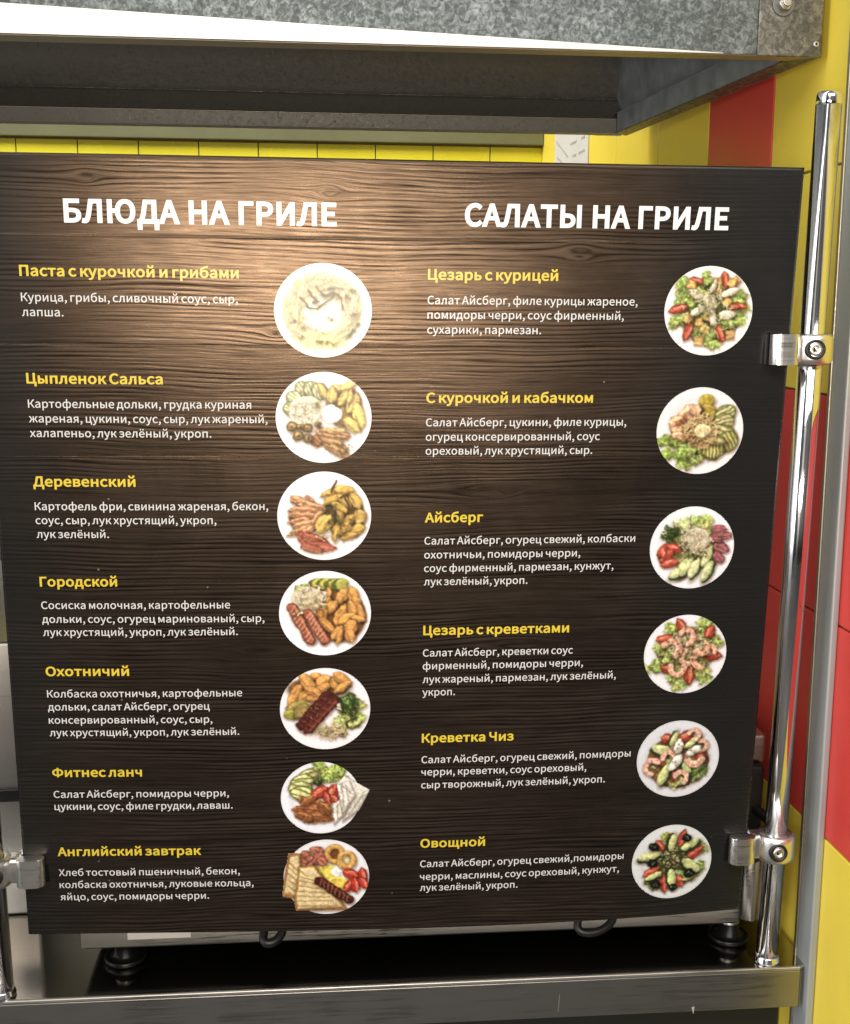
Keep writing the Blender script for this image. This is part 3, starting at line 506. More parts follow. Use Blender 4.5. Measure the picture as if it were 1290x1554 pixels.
# ------------------------------------------------------------------ lettering, outlines as cubic splines (1000 units per em)
GL = json.loads('''{" ":[214,[]],",":[265,[[[65,-164,72,-181,158,-145],[211,-74,211,18,211,82],[183,120,138,120,102,120],[72,97,72,59,72,21],[101,-2,136,-2,139,-2],[143,-1,146,-1,145,-58],[110,-104,51,-130,58,-147]]]],".":[265,[[[97,-12,133,-12,167,-12],[196,14,196,53,196,94],[167,120,133,120,97,120],[70,94,70,53,70,14]]]],"А":[581,[[[83,233,4,0,33,0],[63,0,93,0,115,71],[138,143,160,214,246,214],[331,214,416,214,439,143],[461,71,483,0,514,0],[546,0,577,0,498,233],[418,467,339,700,306,700],[273,700,241,700,162,467]],[[253,284,182,284,194,320],[205,356,217,392,242,471],[265,546,286,628,288,628],[289,628,290,628,313,547],[335,471,361,392,372,356],[383,320,394,284,324,284]]]],"Б":[619,[[[96,233,96,0,172,0],[247,0,323,0,477,0],[574,67,574,212,574,352],[468,406,319,406,274,406],[229,406,184,406,184,479],[184,552,184,626,299,626],[414,626,528,626,528,650],[528,675,528,700,384,700],[240,700,96,700,96,467]],[[226,71,184,71,184,159],[184,248,184,337,225,337],[265,337,306,337,426,337],[488,301,488,209,488,114],[428,71,308,71,267,71]]]],"Г":[532,[[[96,233,96,0,126,0],[155,0,184,0,184,209],[184,417,184,626,289,626],[394,626,499,626,499,650],[499,675,499,700,365,700],[231,700,96,700,96,467]]]],"Д":[680,[[[115,-67,115,0,265,0],[416,0,566,0,566,-67],[566,-134,566,-201,592,-201],[617,-201,643,-201,646,-126],[650,-52,653,22,653,40],[653,58,653,75,627,75],[601,75,575,75,575,284],[575,492,575,700,457,700],[339,700,222,700,197,550],[184,466,158,327,122,141],[89,87,60,75,49,75],[39,75,28,75,28,58],[28,40,28,22,31,-52],[34,-126,37,-201,63,-201],[89,-201,115,-201,115,-134]],[[268,75,159,75,190,119],[216,194,238,312,260,432],[268,506,289,626,355,626],[421,626,486,626,486,442],[486,259,486,75,377,75]]]],"Е":[562,[[[96,233,96,0,234,0],[372,0,510,0,510,25],[510,50,510,75,401,75],[293,75,184,75,184,160],[184,245,184,330,273,330],[361,330,450,330,450,356],[450,381,450,406,361,406],[273,406,184,406,184,479],[184,552,184,626,289,626],[394,626,499,626,499,650],[499,675,499,700,365,700],[231,700,96,700,96,467]]]],"И":[700,[[[96,233,96,0,127,0],[158,0,189,0,275,148],[362,296,448,444,473,491],[499,539,524,586,526,586],[527,586,528,586,523,516],[517,441,517,368,517,245],[517,123,517,0,546,0],[575,0,605,0,605,233],[605,467,605,700,573,700],[542,700,511,700,425,552],[338,405,252,257,227,209],[202,162,177,115,175,115],[174,115,173,115,177,184],[183,264,183,336,183,457],[183,579,183,700,154,700],[125,700,96,700,96,467]]]],"К":[619,[[[96,233,96,0,126,0],[155,0,184,0,184,111],[184,222,184,332,224,332],[265,332,305,332,377,222],[449,111,520,0,552,0],[584,0,616,0,535,124],[455,248,374,372,406,428],[437,484,468,540,510,617],[528,628,560,628,566,628],[575,628,584,626,590,653],[595,680,600,707,589,711],[575,712,561,712,498,712],[463,690,404,583,371,523],[338,464,306,405,265,405],[225,405,184,405,184,503],[184,602,184,700,155,700],[126,700,96,700,96,467]]]],"Л":[672,[[[38,-12,60,-12,143,-12],[187,37,228,250,252,375],[272,498,296,626,360,626],[424,626,488,626,488,417],[488,209,488,0,518,0],[547,0,577,0,577,233],[577,467,577,700,460,700],[343,700,226,700,200,546],[176,406,146,260,113,95],[85,72,49,72,37,72],[29,74,18,78,12,51],[6,24,0,-3,19,-11]]]],"Н":[695,[[[96,233,96,0,126,0],[155,0,184,0,184,110],[184,220,184,330,293,330],[402,330,511,330,511,220],[511,110,511,0,541,0],[570,0,600,0,600,233],[600,467,600,700,570,700],[541,700,511,700,511,602],[511,505,511,407,402,407],[293,407,184,407,184,505],[184,602,184,700,155,700],[126,700,96,700,96,467]]]],"О":[709,[[[179,-12,354,-12,530,-12],[653,128,653,352,653,577],[530,712,354,712,179,712],[55,577,55,352,55,128]],[[480,65,354,65,228,65],[146,178,146,352,146,527],[228,635,354,635,480,635],[562,527,562,352,562,178]]]],"П":[689,[[[96,233,96,0,126,0],[155,0,184,0,184,209],[184,417,184,626,291,626],[398,626,504,626,504,417],[504,209,504,0,534,0],[563,0,592,0,592,233],[592,467,592,700,427,700],[262,700,96,700,96,467]]]],"Р":[605,[[[96,233,96,0,126,0],[155,0,184,0,184,93],[184,186,184,279,223,279],[261,279,300,279,454,279],[558,347,558,495,558,647],[453,700,296,700,230,700],[163,700,96,700,96,467]],[[219,350,184,350,184,443],[184,536,184,628,218,628],[251,628,285,628,408,628],[470,597,470,495,470,394],[412,350,288,350,254,350]]]],"С":[609,[[[185,-12,360,-12,451,-12],[520,24,575,88,559,107],[542,125,526,144,481,95],[431,65,364,65,230,65],[146,176,146,352,146,527],[235,635,367,635,427,635],[473,608,510,569,526,588],[542,607,558,626,518,671],[451,712,366,712,188,712],[55,576,55,350,55,122]]]],"Т":[572,[[[242,209,242,0,271,0],[301,0,330,0,330,209],[330,417,330,626,401,626],[472,626,542,626,542,650],[542,675,542,700,371,700],[201,700,30,700,30,675],[30,650,30,626,100,626],[171,626,242,626,242,417]]]],"Ф":[781,[[[351,21,351,-12,378,-12],[404,-12,430,-12,430,21],[430,54,430,88,619,94],[732,188,732,352,732,518],[619,607,430,613,430,646],[430,679,430,712,404,712],[378,712,351,712,351,679],[351,646,351,613,161,607],[50,518,50,352,50,188],[161,94,351,88,351,54]],[[351,286,351,157,212,160],[135,232,135,352,135,473],[212,541,351,545,351,416]],[[430,416,430,545,569,541],[646,473,646,352,646,232],[569,161,430,157,430,286]]]],"Х":[547,[[[84,121,16,0,47,0],[79,0,110,0,143,63],[177,126,210,189,228,224],[246,260,266,303,268,303],[269,303,270,303,293,260],[312,224,330,189,365,126],[400,63,435,0,467,0],[499,0,532,0,463,119],[395,238,327,357,390,471],[454,586,518,700,487,700],[456,700,425,700,394,640],[363,581,331,521,314,489],[301,459,282,418,280,418],[279,418,278,418,255,459],[241,489,223,521,191,581],[159,640,127,700,95,700],[62,700,30,700,93,587],[157,475,221,362,152,241]]]],"Ц":[686,[[[571,-134,571,-201,597,-201],[623,-201,648,-201,651,-126],[654,-52,657,22,657,40],[657,58,657,75,631,75],[605,75,580,75,580,284],[580,492,580,700,550,700],[520,700,491,700,491,492],[491,284,491,75,389,75],[286,75,184,75,184,284],[184,492,184,700,155,700],[126,700,96,700,96,467],[96,233,96,0,255,0],[413,0,571,0,571,-67]]]],"Ч":[638,[[[454,97,454,0,483,0],[512,0,541,0,541,233],[541,467,541,700,512,700],[483,700,454,700,454,589],[454,477,454,366,425,360],[386,355,334,355,221,355],[158,392,158,510,158,573],[158,637,158,700,129,700],[100,700,72,700,72,637],[72,573,72,510,72,342],[168,283,326,283,381,283],[420,286,454,292,454,195]]]],"Ы":[851,[[[96,233,96,0,163,0],[229,0,295,0,452,0],[552,66,552,215,552,355],[448,414,293,414,257,414],[221,414,184,414,184,509],[184,605,184,700,155,700],[126,700,96,700,96,467]],[[217,72,184,72,184,161],[184,251,184,341,216,341],[249,341,281,341,403,341],[465,302,465,213,465,114],[401,72,284,72,251,72]],[[668,233,668,0,697,0],[726,0,755,0,755,233],[755,467,755,700,726,700],[697,700,668,700,668,467]]]],"Ю":[968,[[[747,65,626,65,504,65],[429,178,429,352,429,527],[504,635,626,635,747,635],[821,527,821,352,821,178]],[[459,-12,626,-12,796,-12],[913,128,913,352,913,577],[796,712,626,712,468,712],[360,599,343,407,290,407],[237,407,184,407,184,505],[184,602,184,700,155,700],[126,700,96,700,96,467],[96,233,96,0,126,0],[155,0,184,0,184,110],[184,220,184,330,237,330],[289,330,341,330,349,118]]]],"а":[538,[[[120,-12,207,-12,271,-12],[329,21,379,62,380,62],[381,62,382,62,385,41],[387,21,390,0,414,0],[437,0,461,0,461,106],[461,213,461,319,461,448],[409,532,282,532,198,532],[125,495,78,464,89,444],[101,424,112,404,153,432],[207,459,267,459,352,459],[374,395,374,329,154,304],[56,247,56,135,56,41]],[[282,58,232,58,180,58],[140,81,140,140,140,207],[200,250,374,270,374,222],[374,174,374,126,324,81]]]],"б":[581,[[[146,-12,302,-12,427,-12],[529,92,529,257,529,409],[443,499,321,499,255,499],[190,470,144,411,160,627],[233,641,400,667,443,673],[479,682,506,700,501,726],[495,753,490,779,457,765],[439,758,382,750,184,720],[57,666,57,314,57,105]],[[140,325,140,338,195,410],[248,433,299,433,390,433],[439,364,439,257,439,139],[381,60,301,60,195,60],[140,147,140,298,140,311]]]],"в":[541,[[[88,173,88,0,157,0],[227,0,296,0,415,0],[500,45,500,148,500,223],[451,259,392,272,392,273],[392,275,392,276,445,292],[477,329,477,387,477,481],[401,519,286,519,220,519],[154,519,88,519,88,346]],[[207,301,174,301,174,353],[174,405,174,456,209,456],[243,456,278,456,359,456],[392,428,392,379,392,331],[358,301,272,301,239,301]],[[211,62,174,62,174,121],[174,180,174,239,209,239],[245,239,281,239,369,239],[414,206,414,154,414,95],[372,62,286,62,248,62]]]],"г":[438,[[[88,173,88,0,117,0],[146,0,176,0,176,149],[176,299,176,448,254,448],[332,448,411,448,411,471],[411,495,411,519,303,519],[195,519,88,519,88,346]]]],"д":[567,[[[105,-61,105,0,223,0],[341,0,459,0,459,-61],[459,-122,459,-183,484,-183],[510,-183,535,-183,538,-117],[541,-50,543,16,543,34],[543,53,543,71,518,71],[493,71,468,71,468,220],[468,369,468,519,361,519],[254,519,147,519,138,442],[129,365,119,288,98,121],[75,87,46,71,38,71],[29,71,21,71,21,53],[21,34,21,16,24,-50],[27,-117,30,-183,55,-183],[80,-183,105,-183,105,-122]],[[219,71,138,71,163,107],[184,169,196,272,202,331],[209,389,216,448,271,448],[326,448,381,448,381,322],[381,196,381,71,300,71]]]],"е":[529,[[[159,-12,298,-12,368,-12],[423,11,468,40,458,60],[448,79,437,98,398,73],[358,57,308,57,209,57],[141,128,136,239,252,239],[369,239,485,239,487,252],[489,269,489,288,489,436],[414,532,282,532,163,532],[50,428,50,259,50,88]],[[227,301,135,301,145,404],[210,462,284,462,365,462],[413,406,413,301,320,301]]]],"ж":[726,[[[69,90,14,0,46,0],[77,0,108,0,152,78],[195,156,239,234,267,234],[295,234,324,234,324,156],[324,78,324,0,350,0],[376,0,402,0,402,78],[402,156,402,234,430,234],[459,234,487,234,530,156],[574,78,617,0,648,0],[680,0,711,0,657,90],[603,181,548,271,562,306],[576,341,590,376,614,436],[638,447,665,447,672,447],[675,446,682,444,687,471],[692,499,697,526,689,530],[678,532,667,532,611,532],[568,509,531,421,515,382],[500,343,484,305,457,305],[429,305,402,305,402,376],[402,447,402,519,376,519],[350,519,324,519,324,447],[324,376,324,305,296,305],[269,305,242,305,226,343],[210,382,195,421,158,509],[115,532,59,532,48,532],[36,530,28,526,33,499],[39,471,44,444,51,446],[53,447,61,447,88,447],[112,436,136,376,150,341],[164,306,178,271,123,181]]]],"з":[487,[[[163,-12,236,-12,347,-12],[444,47,444,143,444,217],[397,257,336,271,336,273],[336,274,336,276,392,297],[422,341,422,392,422,486],[334,532,234,532,159,532],[101,510,53,474,64,455],[76,435,88,416,130,446],[169,462,229,462,293,462],[337,435,337,383,337,332],[296,301,213,301,193,301],[173,301,153,301,153,280],[153,259,153,239,177,239],[201,239,224,239,310,239],[357,209,357,151,357,93],[300,57,228,57,176,57],[124,71,77,109,65,90],[52,71,39,53,100,4]]]],"и":[603,[[[88,173,88,0,115,0],[142,0,169,0,235,99],[300,198,366,297,385,329],[414,376,435,409,436,409],[438,409,439,409,435,341],[430,272,430,217,430,145],[430,72,430,0,458,0],[486,0,515,0,515,173],[515,346,515,519,488,519],[461,519,434,519,368,420],[302,321,237,222,218,190],[188,142,168,111,167,111],[166,111,164,111,168,178],[173,247,173,302,173,374],[173,446,173,519,145,519],[116,519,88,519,88,346]]]],"й":[603,[[[88,173,88,0,115,0],[142,0,169,0,235,99],[300,198,366,297,385,329],[414,376,435,409,436,409],[438,409,439,409,435,341],[430,272,430,217,430,145],[430,72,430,0,458,0],[486,0,515,0,515,173],[515,346,515,519,488,519],[461,519,434,519,368,420],[302,321,237,222,218,190],[188,142,168,111,167,111],[166,111,164,111,168,178],[173,247,173,302,173,374],[173,446,173,519,145,519],[116,519,88,519,88,346]],[[184,611,305,611,424,611],[466,692,471,775,447,775],[423,775,399,775,397,714],[375,664,305,664,232,664],[210,714,208,775,184,775],[160,775,137,775,141,692]]]],"к":[531,[[[88,173,88,0,117,0],[146,0,176,0,176,78],[176,156,176,234,209,234],[243,234,277,234,325,156],[374,78,422,0,454,0],[485,0,517,0,458,91],[399,181,341,272,356,307],[371,342,386,376,412,438],[433,447,460,447,468,447],[472,446,477,444,483,471],[488,499,493,526,485,530],[474,532,462,532,406,532],[368,515,327,421,309,382],[292,343,275,305,242,305],[209,305,176,305,176,376],[176,447,176,519,146,519],[117,519,88,519,88,346]]]],"л":[566,[[[38,-12,58,-12,134,-12],[180,45,195,159,207,256],[218,352,229,448,283,448],[337,448,391,448,391,299],[391,149,391,0,420,0],[449,0,478,0,478,173],[478,346,478,519,372,519],[266,519,160,519,147,407],[133,294,120,181,112,105],[88,72,51,72,41,72],[34,74,27,75,21,49],[16,22,11,-5,26,-10]]]],"м":[675,[[[88,173,88,0,114,0],[140,0,166,0,166,78],[166,156,166,234,166,280],[159,359,157,413,158,413],[159,413,160,413,176,372],[193,329,208,290,242,210],[276,129,309,49,329,49],[348,49,367,49,400,129],[433,210,466,290,481,329],[499,371,515,413,516,413],[517,413,519,413,515,359],[509,280,509,234,509,156],[509,78,509,0,535,0],[562,0,588,0,588,173],[588,346,588,519,555,519],[521,519,488,519,455,437],[422,356,389,275,375,231],[358,190,342,149,340,149],[339,149,337,149,323,190],[306,231,290,275,256,356],[222,437,188,519,155,519],[121,519,88,519,88,346]]]],"н":[601,[[[88,173,88,0,117,0],[146,0,176,0,176,77],[176,154,176,231,259,231],[342,231,425,231,425,154],[425,77,425,0,454,0],[483,0,512,0,512,173],[512,346,512,519,483,519],[454,519,425,519,425,448],[425,378,425,308,342,308],[259,308,176,308,176,378],[176,448,176,519,146,519],[117,519,88,519,88,346]]]],"о":[579,[[[162,-12,289,-12,416,-12],[529,87,529,259,529,432],[416,532,289,532,162,532],[50,432,50,259,50,87]],[[379,60,289,60,200,60],[139,139,139,259,139,378],[200,458,289,458,379,458],[440,378,440,259,440,139]]]],"п":[590,[[[88,173,88,0,117,0],[146,0,176,0,176,149],[176,299,176,448,256,448],[336,448,415,448,415,299],[415,149,415,0,444,0],[473,0,502,0,502,173],[502,346,502,519,364,519],[226,519,88,519,88,346]]]],"р":[592,[[[88,27,88,-219,117,-219],[146,-219,176,-219,176,-160],[176,-102,176,-43,175,-13],[174,18,173,48,220,9],[269,-12,316,-12,435,-12],[541,90,541,267,541,428],[469,532,335,532,275,532],[217,498,170,458,169,458],[169,458,168,458,165,478],[162,498,159,519,136,519],[112,519,88,519,88,273]],[[388,61,302,61,267,61],[222,74,176,115,176,206],[176,297,176,388,225,434],[270,458,313,458,413,458],[451,382,451,266,451,138]]]],"с":[487,[[[155,-12,292,-12,354,-12],[414,12,460,53,448,72],[435,92,422,112,390,83],[348,60,300,60,204,60],[139,139,139,259,139,378],[208,458,303,458,343,458],[376,440,406,414,421,433],[435,452,450,471,414,503],[367,532,299,532,165,532],[50,432,50,259,50,87]]]],"т":[491,[[[202,149,202,0,230,0],[259,0,288,0,288,149],[288,299,288,448,347,448],[405,448,463,448,463,471],[463,495,463,519,318,519],[173,519,28,519,28,495],[28,471,28,448,86,448],[144,448,202,448,202,299]]]],"у":[498,[[[73,-223,96,-223,200,-223],[254,-145,290,-44,355,144],[420,331,485,519,457,519],[428,519,400,519,369,423],[338,327,307,231,293,184],[278,132,265,84,263,84],[261,84,260,84,242,133],[224,185,208,231,173,327],[138,423,103,519,73,519],[43,519,12,519,82,345],[151,172,221,-1,217,-14],[213,-27,209,-40,187,-104],[151,-152,93,-152,78,-152],[63,-147,53,-143,47,-166],[41,-190,35,-213,52,-220]]]],"ф":[783,[[[349,-163,349,-219,377,-219],[405,-219,434,-219,434,-163],[434,-107,434,-52,433,-26],[432,-1,432,25,465,1],[501,-12,535,-12,641,-12],[732,90,732,267,732,428],[666,532,543,532,505,532],[465,516,432,492,432,518],[433,544,434,570,434,633],[434,697,434,760,405,760],[377,760,349,760,349,697],[349,633,349,570,349,545],[350,520,350,495,320,516],[287,532,247,532,141,532],[51,427,51,259,51,86],[128,-12,247,-12,287,-12],[322,5,350,27,350,1],[349,-25,349,-52,349,-107]],[[296,61,265,61,186,61],[140,135,140,260,140,378],[193,458,262,458,292,458],[322,449,350,423,350,315],[350,206,350,97,322,70]],[[591,61,520,61,496,61],[463,68,432,95,432,204],[432,313,432,422,464,450],[495,458,522,458,606,458],[643,382,643,266,643,138]]]],"х":[476,[[[71,90,14,0,45,0],[75,0,106,0,129,40],[152,81,176,121,194,153],[210,184,228,214,230,214],[231,214,233,214,253,184],[272,153,289,121,315,81],[340,40,366,0,398,0],[429,0,461,0,404,87],[347,174,290,262,343,347],[395,433,448,519,418,519],[387,519,357,519,336,481],[315,443,293,405,277,375],[263,348,247,318,246,318],[244,318,243,318,225,348],[207,375,192,405,169,443],[145,481,122,519,91,519],[59,519,28,519,80,436],[133,353,185,270,128,180]]]],"ц":[591,[[[487,-122,487,-183,512,-183],[537,-183,562,-183,564,-117],[567,-50,570,16,570,34],[570,53,570,71,545,71],[520,71,495,71,495,220],[495,369,495,519,466,519],[437,519,408,519,408,369],[408,220,408,71,330,71],[253,71,176,71,176,220],[176,369,176,519,146,519],[117,519,88,519,88,346],[88,173,88,0,221,0],[354,0,487,0,487,-61]]]],"ч":[546,[[[371,69,371,0,400,0],[429,0,458,0,458,173],[458,346,458,519,429,519],[400,519,371,519,371,438],[371,357,371,277,341,270],[318,267,287,267,192,267],[150,300,150,376,150,424],[150,471,150,519,121,519],[93,519,64,519,64,471],[64,424,64,376,64,248],[138,196,269,196,317,196],[335,200,371,206,371,138]]]],"ш":[799,[[[88,173,88,0,296,0],[504,0,711,0,711,173],[711,346,711,519,683,519],[654,519,626,519,626,369],[626,220,626,71,564,71],[503,71,441,71,441,220],[441,369,441,519,414,519],[386,519,358,519,358,369],[358,220,358,71,297,71],[235,71,174,71,174,220],[174,369,174,519,145,519],[117,519,88,519,88,346]]]],"щ":[807,[[[88,173,88,0,293,0],[498,0,703,0,703,-61],[703,-122,703,-183,728,-183],[753,-183,777,-183,781,-117],[784,-50,787,16,787,34],[787,53,787,71,762,71],[737,71,711,71,711,220],[711,369,711,519,683,519],[654,519,626,519,626,369],[626,220,626,71,564,71],[503,71,441,71,441,220],[441,369,441,519,414,519],[386,519,358,519,358,369],[358,220,358,71,297,71],[235,71,174,71,174,220],[174,369,174,519,145,519],[117,519,88,519,88,346]]]],"ы":[719,[[[88,173,88,0,141,0],[195,0,248,0,371,0],[455,51,455,165,455,278],[371,328,248,328,224,328],[200,328,176,328,176,391],[176,455,176,519,146,519],[117,519,88,519,88,346]],[[197,70,176,70,176,133],[176,196,176,260,197,260],[218,260,239,260,328,260],[370,230,370,165,370,99],[328,70,239,70,218,70]],[[544,173,544,0,573,0],[602,0,631,0,631,173],[631,346,631,519,602,519],[573,519,544,519,544,346]]]],"ь":[523,[[[88,173,88,0,150,0],[211,0,273,0,396,0],[479,51,479,165,479,278],[396,328,273,328,241,328],[208,328,176,328,176,391],[176,455,176,519,146,519],[117,519,88,519,88,346]],[[205,70,176,70,176,133],[176,196,176,260,205,260],[234,260,264,260,351,260],[393,230,393,165,393,99],[351,70,264,70,234,70]]]],"я":[548,[[[319,268,292,268,210,268],[161,302,161,363,161,424],[210,452,292,452,319,452],[346,452,373,452,373,391],[373,329,373,268,346,268]],[[87,72,34,0,67,0],[100,0,133,0,180,68],[228,137,276,205,277,205],[277,205,278,205,310,205],[342,205,373,205,373,137],[373,68,373,0,402,0],[431,0,460,0,460,173],[460,346,460,519,399,519],[338,519,277,519,161,519],[74,479,74,365,74,284],[126,237,193,217,140,145]]]],"ё":[529,[[[159,-12,298,-12,368,-12],[423,11,468,40,458,60],[448,79,437,98,398,73],[358,57,308,57,209,57],[141,128,136,239,252,239],[369,239,485,239,487,252],[489,269,489,288,489,436],[414,532,282,532,163,532],[50,428,50,259,50,88]],[[227,301,135,301,145,404],[210,462,284,462,365,462],[413,406,413,301,320,301]],[[148,627,179,627,208,627],[232,650,232,680,232,710],[208,732,179,732,148,732],[126,710,126,680,126,650]],[[353,627,385,627,414,627],[437,650,437,680,437,710],[414,732,385,732,353,732],[331,710,331,680,331,650]]]]}''')
_gc = {}
def glyph(ch, d):
    """triangulated outline of a letter, thickened by d units on every side"""
    if (ch, d) in _gc: return _gc[ch, d]
    adv, sps = GL[ch]; loops = []
    for sp in sps:
        P = []
        n = len(sp)
        for i in range(n):
            p0, c0 = sp[i][2:4], sp[i][4:6]; c1, p1 = sp[(i + 1) % n][0:2], sp[(i + 1) % n][2:4]
            straight = abs((c0[0] - p0[0]) * (p1[1] - p0[1]) - (c0[1] - p0[1]) * (p1[0] - p0[0])) < 900 and abs((c1[0] - p0[0]) * (p1[1] - p0[1]) - (c1[1] - p0[1]) * (p1[0] - p0[0])) < 900
            k = 1 if straight else 5
            for j in range(k):
                t = j / k; q = 1 - t
                P.append((q**3 * p0[0] + 3 * q * q * t * c0[0] + 3 * q * t * t * c1[0] + t**3 * p1[0], q**3 * p0[1] + 3 * q * q * t * c0[1] + 3 * q * t * t * c1[1] + t**3 * p1[1]))
        Q = [P[0]]
        for p in P[1:]:
            if math.hypot(p[0] - Q[-1][0], p[1] - Q[-1][1]) > 2: Q.append(p)
        if math.hypot(Q[0][0] - Q[-1][0], Q[0][1] - Q[-1][1]) <= 2: Q.pop()
        if len(Q) > 2: loops.append(np.array(Q))
    if not loops: _gc[ch, d] = (adv, [], []); return _gc[ch, d]
    area = lambda q: .5 * np.sum(q[:, 0] * np.roll(q[:, 1], -1) - np.roll(q[:, 0], -1) * q[:, 1])
    def inside(pt, q):
        r = False; x, y = pt
        for (x0, y0), (x1, y1) in zip(q, np.roll(q, -1, 0)):
            if (y0 > y) != (y1 > y) and x < (x1 - x0) * (y - y0) / (y1 - y0) + x0: r = not r
        return r
    big = sorted(loops, key=lambda q: -abs(area(q)))
    out = []
    for q in big:
        hole = sum(inside(q[0], o) for o in big if o is not q and abs(area(o)) > abs(area(q))) % 2 == 1
        if (area(q) > 0) == hole: q = q[::-1]            # outer loops ccw, holes cw
        e0 = q - np.roll(q, 1, 0); e1 = np.roll(q, -1, 0) - q
        e0 /= np.linalg.norm(e0, axis=1)[:, None] + 1e-9; e1 /= np.linalg.norm(e1, axis=1)[:, None] + 1e-9
        n0 = np.stack([e0[:, 1], -e0[:, 0]], 1); n1 = np.stack([e1[:, 1], -e1[:, 0]], 1)
        nm = n0 + n1; nm /= (np.sum(nm * nm, 1) / 2)[:, None].clip(.35)
        out.append(q + nm * d)
    vs = [Vector(p) for q in out for p in q]; es = []; o = 0
    for q in out:
        es += [(o + i, o + (i + 1) % len(q)) for i in range(len(q))]; o += len(q)
    vo, eo, fo, *_ = delaunay_2d_cdt(vs, es, [], 0, 1e-3)
    def wind(c):
        wn = 0
        for q in out:
            x0, y0 = q[:, 0] - c[0], q[:, 1] - c[1]; x1, y1 = np.roll(x0, -1), np.roll(y0, -1)
            cr_ = x0 * y1 - x1 * y0
            wn += np.sum((y0 <= 0) & (y1 > 0) & (cr_ > 0)) - np.sum((y0 > 0) & (y1 <= 0) & (cr_ < 0))
        return wn
    keep = []
    for f in fo:
        c = sum((vo[i] for i in f), Vector((0, 0))) / len(f)
        if wind(c) > 0: keep.append(tuple(f))
    _gc[ch, d] = (adv, [tuple(v) for v in vo], keep); return _gc[ch, d]

def lettering(name, lines, d, cap, material, track, label=None, sp_=.66):
    """lines: (text, u0, width, v of the baseline)"""
    vs, fs = [], []
    ys = cap / (700 + 2 * d)
    for text, u0, wid, v0 in lines:
        pen = 0; items = []
        for ch in text:
            adv, gvx, gf = glyph(ch, d); items.append((pen, gvx, gf)); pen += (adv * sp_ if ch == ' ' else adv) + track
        xs = [x + p_ for p_, gx, _ in items for x, _y in gx]
        x0, x1 = min(xs), max(xs); k = wid / (x1 - x0)
        for p_, gx, gf in items:
            o = len(vs)
            vs += [(u0 + (x + p_ - x0) * k, v0 - (y - -d) * ys) for x, y in gx]
            fs += [tuple(o + i for i in f) for f in gf]
    A2 = np.array(vs); P = surf(A2[:, 0], A2[:, 1], .0005) - BL
    me = bpy.data.meshes.new(name); me.from_pydata([tuple(p) for p in P], [], fs); me.update()
    bm = bmesh.new(); bm.from_mesh(me)
    for f in bm.faces:
        if f.normal.dot(Vector(-AXN)) < 0: f.normal_flip()
    bm.to_mesh(me); bm.free()
    o = link(name, me, material, mb)
    if label: o['label'] = label
    return o
def ink(name, col, rough=.32):
    m = mat(name, col, rough); g = G(m); n_ = g.noise(g.obj(), 30, 4)
    g.link(g.ramp(n_, [(.3, tuple(c * .93 for c in col)), (.7, col)]), 'Base Color'); return m
M_white = ink('white_print', (.80, .79, .77)); M_white2 = ink('soft_white_print', (.64, .64, .63)); M_yellow = ink('yellow_print', (.66, .50, .045))
UL, UR = .0368, .4271
lettering('heading', [('БЛЮДА НА ГРИЛЕ', .0815, .2567, .0631)], 36, .0221, M_white, 34, 'white heading over the left column', .92)
lettering('heading', [('САЛАТЫ НА ГРИЛЕ', .4623, .2646, .0614)], 36, .0221, M_white, 34, 'white heading over the right column', .92)
